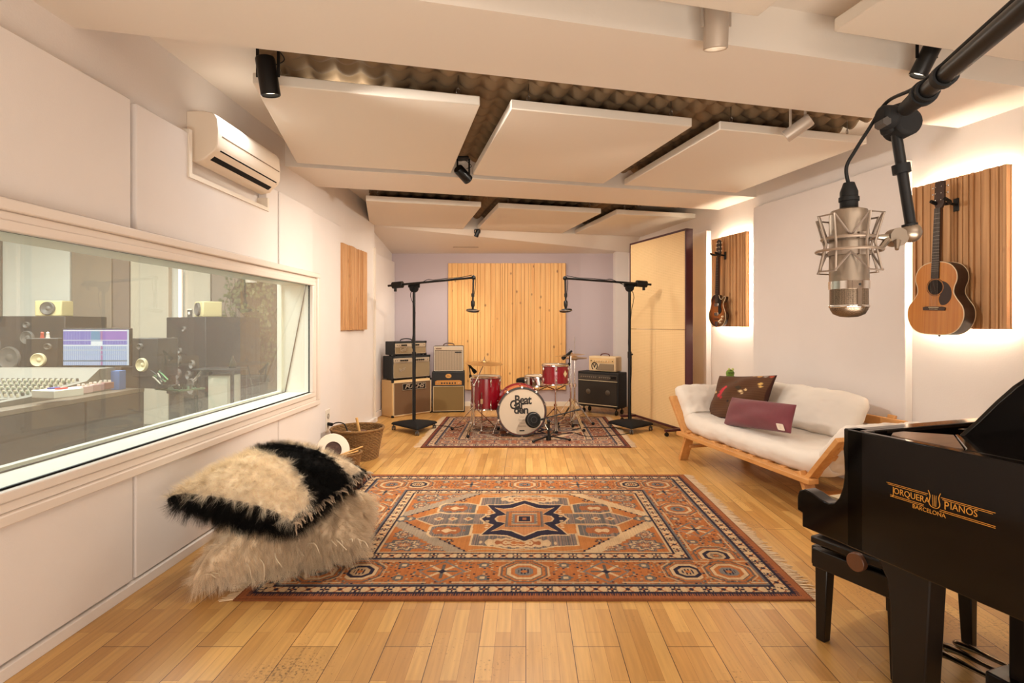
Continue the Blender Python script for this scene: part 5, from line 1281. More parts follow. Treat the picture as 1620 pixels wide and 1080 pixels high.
# ------------------------------------------------------------------ overhead stands
def overhead(label, px, Yp, ztop, pl, pm, dirsign, mic_px, lab2):
    x = (px - PX) * Yp / FP
    s = thing('overhead_stand', label, 'microphone stand', (x, Yp, 0), 0, 'tall overhead stands')
    L_ = s.location
    # heavy triangular foot on three casters
    corners = {-1: [(-.34, .16), (.26, .26), (.10, -.26)], 1: [(-.26, .20), (.33, .06), (-.02, -.24)]}[-dirsign if False else (1 if dirsign < 0 else -1)]
    tri = []
    for i in range(3):
        a, b, c = V(corners[i - 1]), V(corners[i]), V(corners[(i + 1) % 3])
        for k in range(5):
            f = k / 4; d1 = (a - b).normalized() * .05; d2 = (c - b).normalized() * .05
            p = b + d1 * (1 - f) ** 2 + d2 * f ** 2; tri.append((p.x, p.y))
    mb = MB(); n = len(tri); bm = mb.bm
    rings = [[bm.verts.new((p[0] * k, p[1] * k, z)) for p in tri] for k, z in ((1, .07), (1.0, .085), (.93, .10), (.55, .13), (.12, .155))]
    for a, b in zip(rings[:-1], rings[1:]):
        for i in range(n): bm.faces.new((a[i], a[(i + 1) % n], b[(i + 1) % n], b[i]))
    bm.faces.new(rings[0][::-1]); bm.faces.new(rings[-1]); mb.build('base', BLACKM, s, ang=50)
    for p in corners:
        c = V((p[0] * .84, p[1] * .84, 0)); mb = MB()
        for k in (-.014, .014): mb.cyl(c + V((k - .006, 0, .026)), c + V((k + .006, 0, .026)), .026, n=16)
        mb.cyl(c + V((0, 0, .03)), c + V((0, 0, .08)), .009, n=8); mb.build('caster', mat('grey_caster', (96, 90, 86), .4, .4), s)
    mb = MB(); mb.cyl((0, 0, .13), (0, 0, .95), .022, n=16); mb.cyl((0, 0, .95), (0, 0, ztop), .018, n=16); mb.cyl((0, 0, .92), (0, 0, 1.0), .026, n=16); mb.ball((.03, 0, .965), .014, n=8); mb.build('pole', BLACK, s)
    mb = MB(); mb.cyl((0, -.035, ztop), (0, .035, ztop), .052, n=24); mb.box((0, 0, ztop + .035), (.14, .05, .05)); mb.build('clutch', BLACKM, s, bevel=.005)
    A, B_ = pt(pl[0], pl[1], Yp) - L_, pt(pm[0], pm[1], Yp - .25) - L_
    d = (B_ - A).normalized()
    mb = MB(); mb.cyl(A, B_, .0135, n=14); mb.ball(B_, .028, n=12); mb.build('boom', BLACK, s)
    mb = MB(); mb.cyl(A + d * .06, A + d * .20, .042, n=20); mb.b2(A + d * .1 + V((-.015, -.02, -.08)), A + d * .1 + V((.015, .02, -.03))); mb.build('counterweight', BLACK, s, bevel=.004)
    M_ = pt(mic_px[0], mic_px[1], Yp - .25) - L_
    mb = MB(); mb.cyl(B_, M_ + V((0, 0, .10)), .0105, n=12); mb.cyl(M_ + V((0, 0, .19)), M_ + V((0, 0, .15)), .019, n=12); mb.build('drop_tube', BLACK, s)
    mb = MB(); P = [B_ + d * -.02 + V((0, -.02, .03))] + [A + (B_ - A) * f + V((0, -.017, .016 + .004 * (i % 2))) for i, f in enumerate((.85, .7, .55, .45))] + [V((.035 * -d.x / abs(d.x), -.03, ztop - .06)), V((.02, -.02, ztop - .3)), V((-.02, -.02, ztop - .7)), V((.024, -.02, .9)), V((.0, -.024, .35)), V((.02, -.05, .16))]
    mb.tube(P, .0042, 6, smooth=6); mb.tube([B_ + V((0, 0, .03)), B_ + V((.03, -.02, -.03)), B_ * .5 + M_ * .5 + V((.016, -.015, 0)), M_ + V((.006, -.012, .13))], .004, 6, smooth=6); mb.build('cable', RUBBER, s)
    m = thing('overhead_microphone', lab2, 'microphone', M_ + L_, 0, 'overhead microphones')
    mb = MB(); mb.lathe([(0, .105), (.016, .105), (.024, .09), (.024, .045), (.014, .02), (.012, 0), (0, 0)], n=20); mb.build('connector', BLACK, m)
    mb = MB(); mb.lathe([(0, .0), (.05, .0), (.075, -.008), (.078, -.024), (.05, -.036), (0, -.036)], (-.0, 0, 0), 28, Euler((R(8) * dirsign, R(6) * dirsign, 0)).to_matrix()); mb.build('capsule_body', BLACK, m)
    mb = MB(); mb.lathe([(.0785, -.010), (.0805, -.012), (.0805, -.02), (.0785, -.022)], (0, 0, 0), 28); mb.build('silver_band', STEEL, m)
    return s
overhead('tall black boom stand in front of the stacked guitar amplifiers', 655, 6.86, pt(0, 456, 6.86).z, (614, 452), (749, 439), 1, (748, 489), 'overhead microphone hanging from the stand by the amplifier stacks')
overhead('tall black boom stand in front of the tall portable screen', 996, 6.92, pt(0, 455, 6.92).z, (1030, 450), (894, 440), -1, (895, 489), 'overhead microphone hanging from the stand by the portable screen')

# ------------------------------------------------------------------ amplifiers
def amp_frame(name, label, fl_, fr_, z, cat='amplifier', group='guitar amplifiers'):
    """fl_, fr_: world positions of the front lower corners; local x along the front, -y out of the front"""
    a, b = V(fl_), V(fr_); d = b - a; rz = math.atan2(d.y, d.x)
    t = thing(name, label, cat, ((a.x + b.x) / 2, (a.y + b.y) / 2, z), rz, group); return t, math.hypot(d.x, d.y)
def amp_box(t, w, h, d, m, bev=.012, z0=0):
    return MB().b2((-w / 2, 0, z0), (w / 2, d, z0 + h)).build('cabinet', m, t, bevel=bev, seg=3)
def grille(t, w, z0, z1, m, x0=0.0, name='grille_cloth'):
    return MB().b2((x0 - w / 2, -.006, z0), (x0 + w / 2, .01, z1)).build(name, m, t, bevel=.002)
def frame_strip(t, w, z0, z1, m, th=.008, x0=0):
    mb = MB(); ring_ = ((x0 - w / 2, z0, x0 + w / 2, z0 + th), (x0 - w / 2, z1 - th, x0 + w / 2, z1), (x0 - w / 2, z0, x0 - w / 2 + th, z1), (x0 + w / 2 - th, z0, x0 + w / 2, z1))
    for a, b, c, d in ring_: mb.b2((a, -.010, b), (c, .0, d))
    return mb.build('trim_strip', m, t)
def knobs(t, xs, z, r=.012, m=None, y=-.012):
    for x in xs:
        mb = MB(); mb.cyl((x, y, z), (x, y - .018, z), r, r * .85, 12); mb.build('knob', m or BLACK, t)
def handle(t, w, z, y, m=BLACK):
    mb = MB(); mb.tube([(-w / 2, y, z), (-w / 2 * .85, y, z + .028), (0, y, z + .04), (w / 2 * .85, y, z + .028), (w / 2, y, z)], .008, 8, smooth=5); mb.build('handle', m, t)
def corners_(t, w, h, d, z0=0, m=None):
    mb = MB()
    for x in (-1, 1):
        for z in (z0, z0 + h):
            mb.box((x * (w / 2 - .014), .012, z + (.014 if z == z0 else -.014)), (.034, .034, .034))
    mb.build('corner_caps', m or BLACK, t, bevel=.006)
GRB = mat('brown_grille', (104, 76, 50), .9, bump=.3, bscale=500); GRS = mat('silver_grille', (136, 116, 86), .85, bump=.3, bscale=500, var=.05, vscale=200)
GRD = mat('dark_grille', (46, 38, 30), .9, bump=.3, bscale=500); TAN = mat('tan_vinyl', (208, 172, 120), .6, bump=.2, bscale=300)
PANEL = mat('silver_panel', (200, 186, 166), .3, .6); PIPING = mat('cream_piping', (216, 196, 160), .5)
# left stack: tan cabinet and two black amplifier heads
A_, B_ = fl(620.5, 661), fl(682.6, 652.6)
t, w = amp_frame('speaker_cabinet', 'tan speaker cabinet with brown grille at the bottom of the left stack', A_, B_, 0, 'speaker cabinet')
amp_box(t, w, .53, .30, TAN); grille(t, w - .05, .03, .495, GRB); frame_strip(t, w - .035, .022, .503, PIPING); corners_(t, w, .53, .3)
mb = MB(); mb.b2((-.17, -.012, .385), (.24 - .02, -.004, .475)); mb.build('name_plate', BLACK, t)
frame_strip(t, .40, .382, .478, PANEL, .006, .025).location.y = -.004
text('lettering', 'FUCHS', .085, PANEL, t, (.025, -.0135, .43), FRONT, .0005, shear=.35, bold=.002, sx=1.25)
def black_head(label, z, h, w, dpt, px0, px1, Y0, nk, lx, dx=0.0):
    d = (B_ - A_).normalized(); nrm = V((-d.y, d.x, 0)); c = (A_ + B_) / 2 + nrm * .02 + d * dx
    t, w = amp_frame('amplifier_head', label, c - d * w / 2, c + d * w / 2, z, 'amplifier')
    amp_box(t, w, h - .012, dpt, TOLEX, .010, .012)
    zp = h * .62 if h < .25 else h * .74
    mb = MB(); mb.b2((-w / 2 + .02, -.008, zp), (w / 2 - .02, .004, h - .03)); mb.build('control_panel', PANEL, t, bevel=.002)
    grille(t, w - .04, .035, zp - .008, GRS); frame_strip(t, w - .036, .03, zp - .004, PANEL, .006)
    zk = zp + .026
    knobs(t, nk, zk, .0125)
    mb = MB(); [mb.cyl((x, -.008, zk), (x, -.013, zk), .006, n=8) for x in (-w / 2 + .05, -w / 2 + .08, w / 2 - .05)]; mb.build('input_jacks', BLACK, t)
    text('lettering', 'Fender', .085 if h < .25 else .075, PANEL, t, (lx, -.010, (zp + .03) / 2 + .008), (R(90), R(-18), 0), .001, shear=.5, bold=.0012, width=.12)
    if h < .25: handle(t, .2, h - .004, dpt / 2)
    corners_(t, w, h, dpt)
    mb = MB(); [mb.cyl((x, y, 0), (x, y, .014), .018, n=10) for x in (-w / 2 + .06, w / 2 - .06) for y in (.04, dpt - .04)]; mb.build('feet', RUBBER, t)
    return t
black_head('large black amplifier head with silver panel, in the middle of the left stack', .534, .345, .655, .26, 0, 0, 0, [-.19, -.155, -.12, -.085, .02, .055, .09, .125, .16, .195], -.17)
black_head('smaller black amplifier head on top of the left stack', .882, .21, .56, .24, 0, 0, 0, [-.15, -.118, -.086, .03, .062, .094, .126], -.13, -.02)
# second stack
A2, B2 = fl(683.5, 652.6), fl(735.4, 651.7)
t, w = amp_frame('combo_amplifier', 'black combo amplifier with brown grille and gold panel, lower one of its pair', A2, B2, 0)
amp_box(t, w, .622, .26, TOLEX, .014)
grille(t, w - .04, .03, .395, mat('tan_grille', (122, 98, 58), .9, bump=.3, bscale=500)); frame_strip(t, w - .03, .022, .402, PIPING, .006)
mb = MB(); mb.prism([(-.20, .42), (.20, .42), (.20, .475), (.17, .49), (-.17, .49), (-.20, .475)], (0, -.002, 0), (1, 0, 0), (0, 0, 1), .006); mb.build('control_panel', mat('gold_panel', (176, 120, 58), .35, .6), t)
knobs(t, [-.10, -.06, -.02, .02, .06, .10], .448, .013); mb = MB(); [mb.cyl((x, -.002, .448), (x, -.014, .448), .007, n=8) for x in (-.16, .16)]; mb.build('switches', CHROME, t)
mb = MB(); mb.lathe([(0, 0), (.045, 0), (.045, .003), (0, .003)], (0, -.001, .555), 28, Matrix.Diagonal((1, 1, .72)) @ roty()); mb.build('logo_plate', mat('gold_emblem', (190, 134, 66), .35, .6), t)
mb = MB(); mb.tube([(-.026, -.005, .545), (-.018, -.005, .567), (-.008, -.005, .548), (.004, -.005, .562), (.016, -.005, .549), (.028, -.005, .562)], .003, 5, smooth=5); mb.build('logo_script', mat('logo_dark', (70, 40, 22), .5), t)
A3, B3 = fl(686, 652), fl(735, 651.2); w3 = .455
c3 = (A2 + B2) / 2 + V((0, .02, 0)); d3 = (B2 - A2).normalized()
t, w = amp_frame('combo_amplifier', 'grey combo amplifier with striped grille on top of the black one', c3 - d3 * w3 / 2, c3 + d3 * w3 / 2, .622)
amp_box(t, w, .39, .24, mat('grey_tolex', (96, 84, 74), .6, bump=.2, bscale=400), .012)
mb = MB(); x = -w / 2 + .025
while x < w / 2 - .028: mb.b2((x, -.008, .02), (x + .006, .002, .315)); x += .0125
mb.build('grille_stripes', mat('pale_stripe', (186, 166, 140), .8), t)
grille(t, w - .04, .015, .32, mat('grey_grille', (112, 96, 80), .9)); frame_strip(t, w - .022, .008, .382, PANEL, .007)
mb = MB(); mb.b2((-w / 2 + .02, -.008, .325), (w / 2 - .02, .002, .372)); mb.build('control_panel', mat('beige_panel', (188, 166, 140), .5), t)
mb = MB(); mb.b2((-w / 2 + .035, -.010, .340), (-w / 2 + .12, -.007, .358)); mb.build('name_strip', mat('brown_strip', (110, 84, 62), .6), t)
mb = MB(); mb.b2((w / 2 - .13, -.012, .285), (w / 2 - .035, -.006, .303)); mb.build('badge', BLACK, t); handle(t, .16, .388, .10, mat('brown_handle', (86, 62, 46), .6))
# right stack: wide black combo with a cream head on top
A4, B4 = V((.795, 8.43, 0)), V((1.350, 8.01, 0))
t, w = amp_frame('combo_amplifier', 'wide black two-speaker combo amplifier on casters, behind the right stand', A4, B4, 0)
amp_box(t, w, .525, .27, TOLEX, .012, .105)
for x in (-w / 2 + .08, w / 2 - .06):
    for y in (.05, .22):
        mb = MB(); mb.cyl((x - .012, y, .034), (x + .012, y, .034), .034, n=16); mb.cyl((x, y, .04), (x, y, .105), .01, n=8); mb.box((x, y, .10), (.07, .06, .008)); mb.build('caster', BLACK, t)
grille(t, w - .05, .15, .49, GRD); mb = MB(); mb.b2((-w / 2 + .02, -.009, .135), (w / 2 - .02, 0, .146)); mb.b2((-w / 2 + .02, -.009, .494), (w / 2 - .02, 0, .502)); mb.build('trim_strip', PIPING, t)
mb = MB(); mb.b2((-w / 2 + .025, -.006, .515), (w / 2 - .025, .004, .590)); mb.build('control_panel', mat('grey_panel', (86, 78, 70), .4, .4), t)
knobs(t, [-.27 + .035 * i for i in range(8)] + [.04 + .035 * i for i in range(6)], .552, .010, mat('pale_knob', (150, 138, 124), .35, .5), -.006)
mb = MB(); mb.b2((w / 2 - .14, -.009, .53), (w / 2 - .035, -.005, .578)); mb.build('name_plate', BLACK, t)
for x in (-.16, .17):
    mb = MB(); mb.lathe([(0, .012), (.02, .010), (.035, .002), (.04, 0)], (x, -.006, .33), 20, roty()); mb.build('speaker_dust_cap', mat('dust_cap', (88, 76, 62), .6), t)
c5 = (A4 + B4) / 2; d5 = (B4 - A4).normalized(); n5 = V((-d5.y, d5.x, 0)); c5 = c5 + d5 * .055 + n5 * .03
t, w = amp_frame('amplifier_head', 'cream amplifier head with round V emblem, on the wide black combo', c5 - d5 * .23, c5 + d5 * .23, .63)
amp_box(t, w, .225, .20, CREAM, .018, .008)
mb = MB(); mb.b2((-w / 2 + .025, -.004, .135), (w / 2 - .025, .004, .205)); mb.build('control_panel', mat('cream_panel', (212, 178, 128), .5), t)
knobs(t, [-.13 + .04 * i for i in range(7)], .165, .010, mat('cream_knob', (226, 206, 170), .4), -.004); mb = MB(); [mb.cyl((x, -.004, .165), (x, -.014, .165), .007, n=8) for x in (-.18, .18)]; mb.build('jacks', BLACK, t)
mb = MB(); mb.prism([(-.085, .03), (w / 2 - .03, .03), (w / 2 - .03, .122), (-.03, .122)], (0, -.003, 0), (1, 0, 0), (0, 0, 1), .006); mb.build('grille_cloth', mat('taupe_grille', (136, 118, 94), .9, bump=.3, bscale=400), t)
mb = MB(); ec = V((-.125, -.004, .085))
mb.tube([ec + V((.048 * math.cos(q), 0, .052 * math.sin(q))) for q in np.linspace(.35 - math.pi / 2 + .2, 1.5 * math.pi - .55, 24)], .007, 6); mb.build('laurel_ring', BLACK, t)
text('lettering', 'V', .078, BLACK, t, (ec.x, -.0065, ec.z), FRONT, .001, bold=.003)
handle(t, .15, .230, .10, mat('maroon_handle', (92, 44, 36), .5))

# ------------------------------------------------------------------ tall portable screen
g0, g1 = V((1.476, 7.83, 0)), V((1.908, 6.56, 0)); dg_ = (g1 - g0).normalized(); ng = V((-dg_.y, dg_.x, 0))
if ng.x < 0: ng = -ng
gw = (g1 - g0).length
gob = thing('portable_screen', 'tall cream acoustic screen with maroon edge standing left of the sofa', 'acoustic screen', (g0.x, g0.y, 0), math.atan2(dg_.y, dg_.x))
# local x along the face, local +y = away from the visible face
MAR = mat('maroon_lacquer', (66, 24, 32), .35)
perf = bpy.data.materials.new('perforated_cream'); perf.use_nodes = True; N, L = nt(perf); b = N['Principled BSDF']; b.inputs['Roughness'].default_value = .6
tc = N.new('ShaderNodeTexCoord'); sp = N.new('ShaderNodeSeparateXYZ'); L.new(tc.outputs['Object'], sp.inputs[0])
def dots(o):
    a = N.new('ShaderNodeMath'); a.operation = 'MULTIPLY'; a.inputs[1].default_value = 1 / .02; L.new(o, a.inputs[0])
    f = N.new('ShaderNodeMath'); f.operation = 'FRACT'; L.new(a.outputs[0], f.inputs[0]); s = N.new('ShaderNodeMath'); s.operation = 'SUBTRACT'; s.inputs[1].default_value = .5; L.new(f.outputs[0], s.inputs[0])
    q = N.new('ShaderNodeMath'); q.operation = 'POWER'; q.inputs[1].default_value = 2; a2 = N.new('ShaderNodeMath'); a2.operation = 'ABSOLUTE'; L.new(s.outputs[0], a2.inputs[0]); L.new(a2.outputs[0], q.inputs[0]); return q.outputs[0]
ad = N.new('ShaderNodeMath'); ad.operation = 'ADD'; L.new(dots(sp.outputs['X']), ad.inputs[0]); L.new(dots(sp.outputs['Z']), ad.inputs[1])
lt = N.new('ShaderNodeMath'); lt.operation = 'LESS_THAN'; lt.inputs[1].default_value = .05; L.new(ad.outputs[0], lt.inputs[0])
mx = N.new('ShaderNodeMix'); mx.data_type = 'RGBA'; L.new(lt.outputs[0], mx.inputs['Factor']); mx.inputs['A'].default_value = lin((228, 196, 146)) + (1,); mx.inputs['B'].default_value = lin((204, 170, 120)) + (1,)
no = N.new('ShaderNodeTexNoise'); no.inputs['Scale'].default_value = 2.2; L.new(tc.outputs['Object'], no.inputs['Vector']); hv = N.new('ShaderNodeHueSaturation'); mr = N.new('ShaderNodeMapRange'); mr.inputs['To Min'].default_value = .92; mr.inputs['To Max'].default_value = 1.06; L.new(no.outputs['Fac'], mr.inputs[0]); L.new(mr.outputs[0], hv.inputs['Value'])
L.new(mx.outputs['Result'], hv.inputs['Color']); L.new(hv.outputs[0], b.inputs['Base Color'])
sy = 1 if V((-math.sin(gob.rotation_euler.z), math.cos(gob.rotation_euler.z), 0)).dot(ng) > 0 else -1
def gb(mb, x0, x1, y0, y1, z0, z1): return mb.b2((x0, min(sy * y0, sy * y1), z0), (x1, max(sy * y0, sy * y1), z1))
mb = MB()
gb(mb, 0, gw, 0, .10, .055, .085); gb(mb, 0, gw, 0, .10, 2.465, 2.49); gb(mb, 0, .022, 0, .10, .085, 2.465); gb(mb, gw - .022, gw, 0, .10, .085, 2.465); mb.build('frame', MAR, gob, bevel=.003)
for z0, z1 in ((.085, 1.275), (1.281, 2.465)):
    mb = MB(); 
    if z0 < 1: gb(mb, .022, .66, .006, .094, z0, z1); gb(mb, .663, gw - .022, .006, .094, z0, z1)
    else: gb(mb, .022, gw - .022, .006, .094, z0, z1)
    mb.build('perforated_panel', perf, gob)
for x in (.15, gw - .10):
    mb = MB(); gb(mb, x - .02, x + .02, -.22, .32, .085 - .03, .085); f = mb.build('foot', MAR, gob, bevel=.003)
    for y in (-.20, .30):
        mb = MB(); mb.cyl((x - .012, sy * y, .024), (x + .012, sy * y, .024), .024, n=14); mb.cyl((x, sy * y, .03), (x, sy * y, .058), .008, n=8); mb.build('caster', BLACK, f)

# ------------------------------------------------------------------ air conditioner
ac = thing('air_conditioner', 'white split air conditioner high on the left wall', 'air conditioner', (-2.1, 3.40, 2.35), R(90))
# local x = +Y world, local -y = into the room (+X)
acp = [(0, .02), (0, .315), (-.10, .318), (-.165, .305), (-.188, .27), (-.195, .20), (-.192, .11), (-.178, .075), (-.10, .012), (-.05, .0)]
mb = MB(); mb.prism([(y, z) for y, z in acp], (0, 0, 0), (0, 1, 0), (0, 0, 1), .87); AC = mat('aircon_white', (228, 214, 196), .45)
o = mb.build('casing', AC, ac, bevel=.006)
mb = MB(); mb.b2((.05, -.1975, .170), (.845, -.18, .1755)); mb.build('intake_slot', mat('slot_brown', (120, 98, 78), .7), ac)
mb = MB(); mb.bar((.06, -.188, .092), (.06, -.115, .030), .001, .001); mb = MB(); mb.prism([(-.186, .088), (-.112, .026), (-.106, .032), (-.180, .094)], (.055, 0, 0), (0, 1, 0), (0, 0, 1), .765); mb.build('louver', AC, ac, bevel=.002)
mb = MB(); mb.prism([(-.1875, .086), (-.1855, .086), (-.118, .028), (-.12, .026)], (.05, 0, 0), (0, 1, 0), (0, 0, 1), .775); mb.build('outlet_gap', BLACKM, ac)
mb = MB(); mb.b2((.828, -.185, .07), (.832, -.1, .09)); mb.build('louver_joint', AC, ac)
mb = MB(); mb.cyl((.87, -.08, .05), (.915, -.08, .05), .025, n=14); mb.build('pipe_stub', AC, ac)

# ------------------------------------------------------------------ baskets, drum head, socket
WICK = wood('seagrass_weave', (150, 112, 66), (92, 62, 32), (30, 30, 90), .9, False)
def basket(name, label, c, r0, r1, h, rz=0.0, rows=22, posts=30, cat='basket'):
    t = thing(name, label, cat, c, rz)
    mb = MB()
    for j in range(rows):
        z = h * (j + .5) / rows; rr = r0 + (r1 - r0) * (z / h) ** 1.3; n = posts * 2
        mb.tube([((rr + .005 * (-1) ** (i + j)) * math.cos(math.pi * 2 * i / n), (rr + .005 * (-1) ** (i + j)) * math.sin(math.pi * 2 * i / n), z) for i in range(n)], h / rows * .62, 5, closed=True)
    mb.build('woven_wall', WICK, t)
    MB().lathe([(0, .004), (r0, .004), (r0, .016), (0, .016)], n=32).build('bottom', WICK, t)
    mb = MB(); mb.tube([((r1 + .004) * math.cos(q), (r1 + .004) * math.sin(q), h) for q in np.linspace(0, 2 * math.pi, 41)[:-1]], .012, 8, closed=True); mb.build('rim', WICK, t)
    return t
bk = V((-1.70, 5.55, 0))
basket('wicker_basket', 'large round seagrass basket against the left wall', bk, .195, .252, .30)
STICK = mat('pale_stick', (214, 168, 104), .5, var=.08, vscale=20)
def stick(name, label, a, b, r, cat='stick', group='wooden sticks in the baskets'):
    t = thing(name, label, cat, a, 0, group); MB().cyl((0, 0, 0), V(b) - V(a), r, n=10).build('rod', STICK, t); return t
stick('wooden_stick', 'thick wooden stick standing up out of the large basket', (-1.62, 5.50, .03), (-1.675, 5.44, .42), .013)
MIX = mat('basket_contents', (142, 122, 104), .8, var=.4, vscale=14)
SHK = [(-.10, .02, .19, .075, (150, 128, 110)), (.02, .10, .19, .075, (96, 62, 44)), (.10, -.04, .18, .07, (170, 150, 128)), (-.03, -.09, .18, .07, (70, 50, 40))]
for i, (x, y, z, r, c) in enumerate(SHK):
    t = thing('hand_percussion', ['grey shaker near the wall inside the large basket', 'dark brown shaker at the back inside the large basket', 'pale shaker at the right inside the large basket', 'dark shaker at the front inside the large basket'][i], 'shaker', bk + V((x, y, z - r)), 0, 'percussion inside the large basket')
    mb = MB(); mb.ball((0, 0, r), r, (1, 1, 1), 16); mb.build('shell', mat('percussion_%d' % i, c, .5), t); mb = MB(); mb.lathe([(r * .99, r - .006), (r * 1.02, r - .006), (r * 1.02, r + .006), (r * .99, r + .006)], n=24); mb.build('band', STEEL, t)
sb = V((-1.66, 5.10, 0))
basket('small_basket', 'small pale basket holding a round drum head, beside the fur cushions', sb, .10, .125, .155, 0, 11, 20)
dh = thing('drum_ring', 'white round drum head with dark oval opening, leaning on the small basket', 'drum head', (-1.76, 5.02, .115))
qd = (V((.55, -.80, .42))).to_track_quat('Z', 'Y').to_matrix()
mb = MB(); mb.lathe([(.075, .006), (.145, .006), (.150, .0), (.145, -.006), (.075, -.006)], (0, 0, .085), 40, qd); mb.build('disc', mat('white_disc', (226, 212, 196), .6), dh)
mb = MB(); mb.lathe([(0, -.004), (.08, -.004), (.08, -.012), (0, -.012)], (0, 0, .085), 32, qd); mb.build('opening', mat('dark_brown', (72, 48, 40), .8, var=.4, vscale=60), dh)
stick('drumstick', 'pale drumstick lying across the small basket, tip up', (-1.72, 5.0, .145), (-1.50, 5.06, .222), .007)
stick('drumstick', 'second pale drumstick under the first on the small basket', (-1.74, 5.0, .13), (-1.53, 5.02, .19), .007)
ow = thing('wall_socket', 'white double wall socket with black plug beside the large basket', 'socket', (-2.065, 5.72, .345), R(90))
mb = MB(); mb.prism(rrect(.055, .115, .008), (0, 0, 0), (1, 0, 0), (0, 0, 1), .008); mb.build('plate', WHITE, ow, bevel=.002)
for z in (-.045, .045):
    mb = MB(); mb.lathe([(.02, 0), (.026, .0), (.026, .004), (.02, .004)], (0, -.008, z), 18, roty()); mb.build('socket_ring', mat('grey_plastic', (120, 110, 102), .5), ow)
pc_ = thing('power_cable', 'black power cable from the wall socket down into the large basket', 'cable', (-2.057, 5.71, .31))
mb = MB(); mb.cyl((.0, 0, 0), (.05, -.01, -.005), .018, n=12); mb.build('plug', RUBBER, pc_)
mb = MB(); mb.tube([(.05, -.01, -.005), (.10, -.05, .02), (.16, -.09, .03), (.22, -.12, .01), (.26, -.14, -.09)], .006, 8, smooth=6); mb.build('cord', RUBBER, pc_)
def floor_cable(label, pts_, r=.0045):
    p0 = V(pts_[0]); t = thing('floor_cable', label, 'cable', p0, 0, 'black cables on the floor'); mb = MB(); mb.tube([V(p) - p0 for p in pts_], r, 6, smooth=8); mb.build('cord', RUBBER, t)
zr = .0155
floor_cable('black cable running over the drum rug to the right overhead stand', [fl(868, 690, zr), fl(905, 684, zr), fl(930, 690, zr), fl(975, 688, zr), fl(1000, 684, .006)])
floor_cable('black cable from the left overhead stand to the drum rug', [fl(684, 672, .006), fl(705, 674, zr), fl(722, 676, zr), fl(735, 672, zr)])
floor_cable('black cable curling behind the short boom stand', [fl(905, 680, zr), fl(925, 676, zr), fl(960, 676, zr), fl(985, 677, zr)])
# ------------------------------------------------------------------ things in the control room behind the window
SPK = mat('speaker_black', (40, 38, 38), .5); CONE = mat('speaker_cone', (104, 98, 92), .4); WCONE = mat('white_cone', (222, 206, 166), .6); CRM = mat('cream_speaker', (226, 206, 152), .5)
def driver(t, x, z, r, m=CONE, y=0.0, ringm=None):
    mb = MB(); mb.lathe([(0, .014), (r * .2, .012), (r * .32, .004), (r * .36, .003), (r * .84, .018), (r * .88, .024), (r * .96, .02), (r, 0)], (x, y, z), 28, roty()); mb.build('speaker_driver', m, t)
def spk(name, label, loc, rz, w, h, d, m, drv, group=None):
    t = thing(name, label, 'loudspeaker', loc, rz, group)
    MB().b2((-w / 2, 0, 0), (w / 2, d, h)).build('enclosure', m, t, bevel=.008)
    for a in drv: driver(t, *a)
    return t
ztop_ = pt(0, 500, 6.0).z
xa, xb = pt(-55, 0, 6.0).x, pt(103, 0, 6.0).x
t = spk('studio_monitor', 'large black studio loudspeaker at the left picture edge behind the console', ((xa + xb) / 2, 6.0, .55), 0, xb - xa, ztop_ - .55, .6, SPK,
        [(pt(15, 0, 6).x - (xa + xb) / 2, pt(0, 566, 6).z - .55, .125), (pt(44, 0, 6).x - (xa + xb) / 2, pt(0, 534, 6).z - .55, .075), (pt(76, 0, 6).x - (xa + xb) / 2, pt(0, 552, 6).z - .55, .10), (pt(43, 0, 6).x - (xa + xb) / 2, pt(0, 514, 6).z - .55, .035), (pt(-20, 0, 6).x - (xa + xb) / 2, pt(0, 545, 6).z - .55, .15)], 'large studio monitors')
MB().b2((-(xb - xa) / 2, .05, -.55), ((xb - xa) / 2, .55, 0)).build('plinth', SPK, t)
a, b = V((-4.12, 6.30, .55)), V((-3.38, 5.80, .55)); d_ = b - a; wR = d_.length
P_ = [(x_, z_, r_) for x_, z_, r_ in ((-.26, .62, .03), (-.10, .50, .035), (-.13, .40, .055), (-.32, .33, .045), (.18, .36, .05), (-.14, .24, .06), (.10, .24, .05), (-.22, .12, .09), (.16, .12, .09), (.0, .74, .03))]
t = spk('studio_monitor', 'large black studio loudspeaker with many small cones, turned sideways', (a + b) / 2, math.atan2(d_.y, d_.x), wR, pt(0, 501, 5.8).z - .55, .60, SPK, P_, 'large studio monitors')
MB().b2((-wR / 2, .03, -.55), (wR / 2, .57, 0)).build('plinth', SPK, t)
def small_cream(label, px, Y_, rz, z):
    x = (px - PX) * Y_ / FP
    t = thing('small_speaker', label, 'loudspeaker', (x, Y_, z), rz, 'small cream speakers')
    MB().b2((-.135, 0, 0), (.135, .20, .175)).build('enclosure', CRM, t, bevel=.012)
    driver(t, 0, .088, .075, CONE); return t
small_cream('small cream speaker on top of the left large studio loudspeaker', 76, 6.08, R(8), ztop_)
t = small_cream('small cream speaker on top of the right large studio loudspeaker', 314, 6.12, R(-42), pt(0, 501, 5.8).z)
pw = V(((300 - PX) * 5.98 / FP, 5.98, pt(0, 501, 5.8).z)); t = thing('trophy_card', 'small black and white picture card leaning by the right cream speaker', 'card', pw, R(-30))
mb = MB(); mb.b2((-.045, 0, 0), (.045, .006, .085)); mb.build('card', mat('card_dark', (70, 66, 62), .6), t); mb = MB(); mb.b2((-.048, -.003, .078), (.048, 0, .088)); mb.ball((-.01, -.002, .04), .02, (1, .3, 1), 8); mb.build('white_print', WHITE, t)
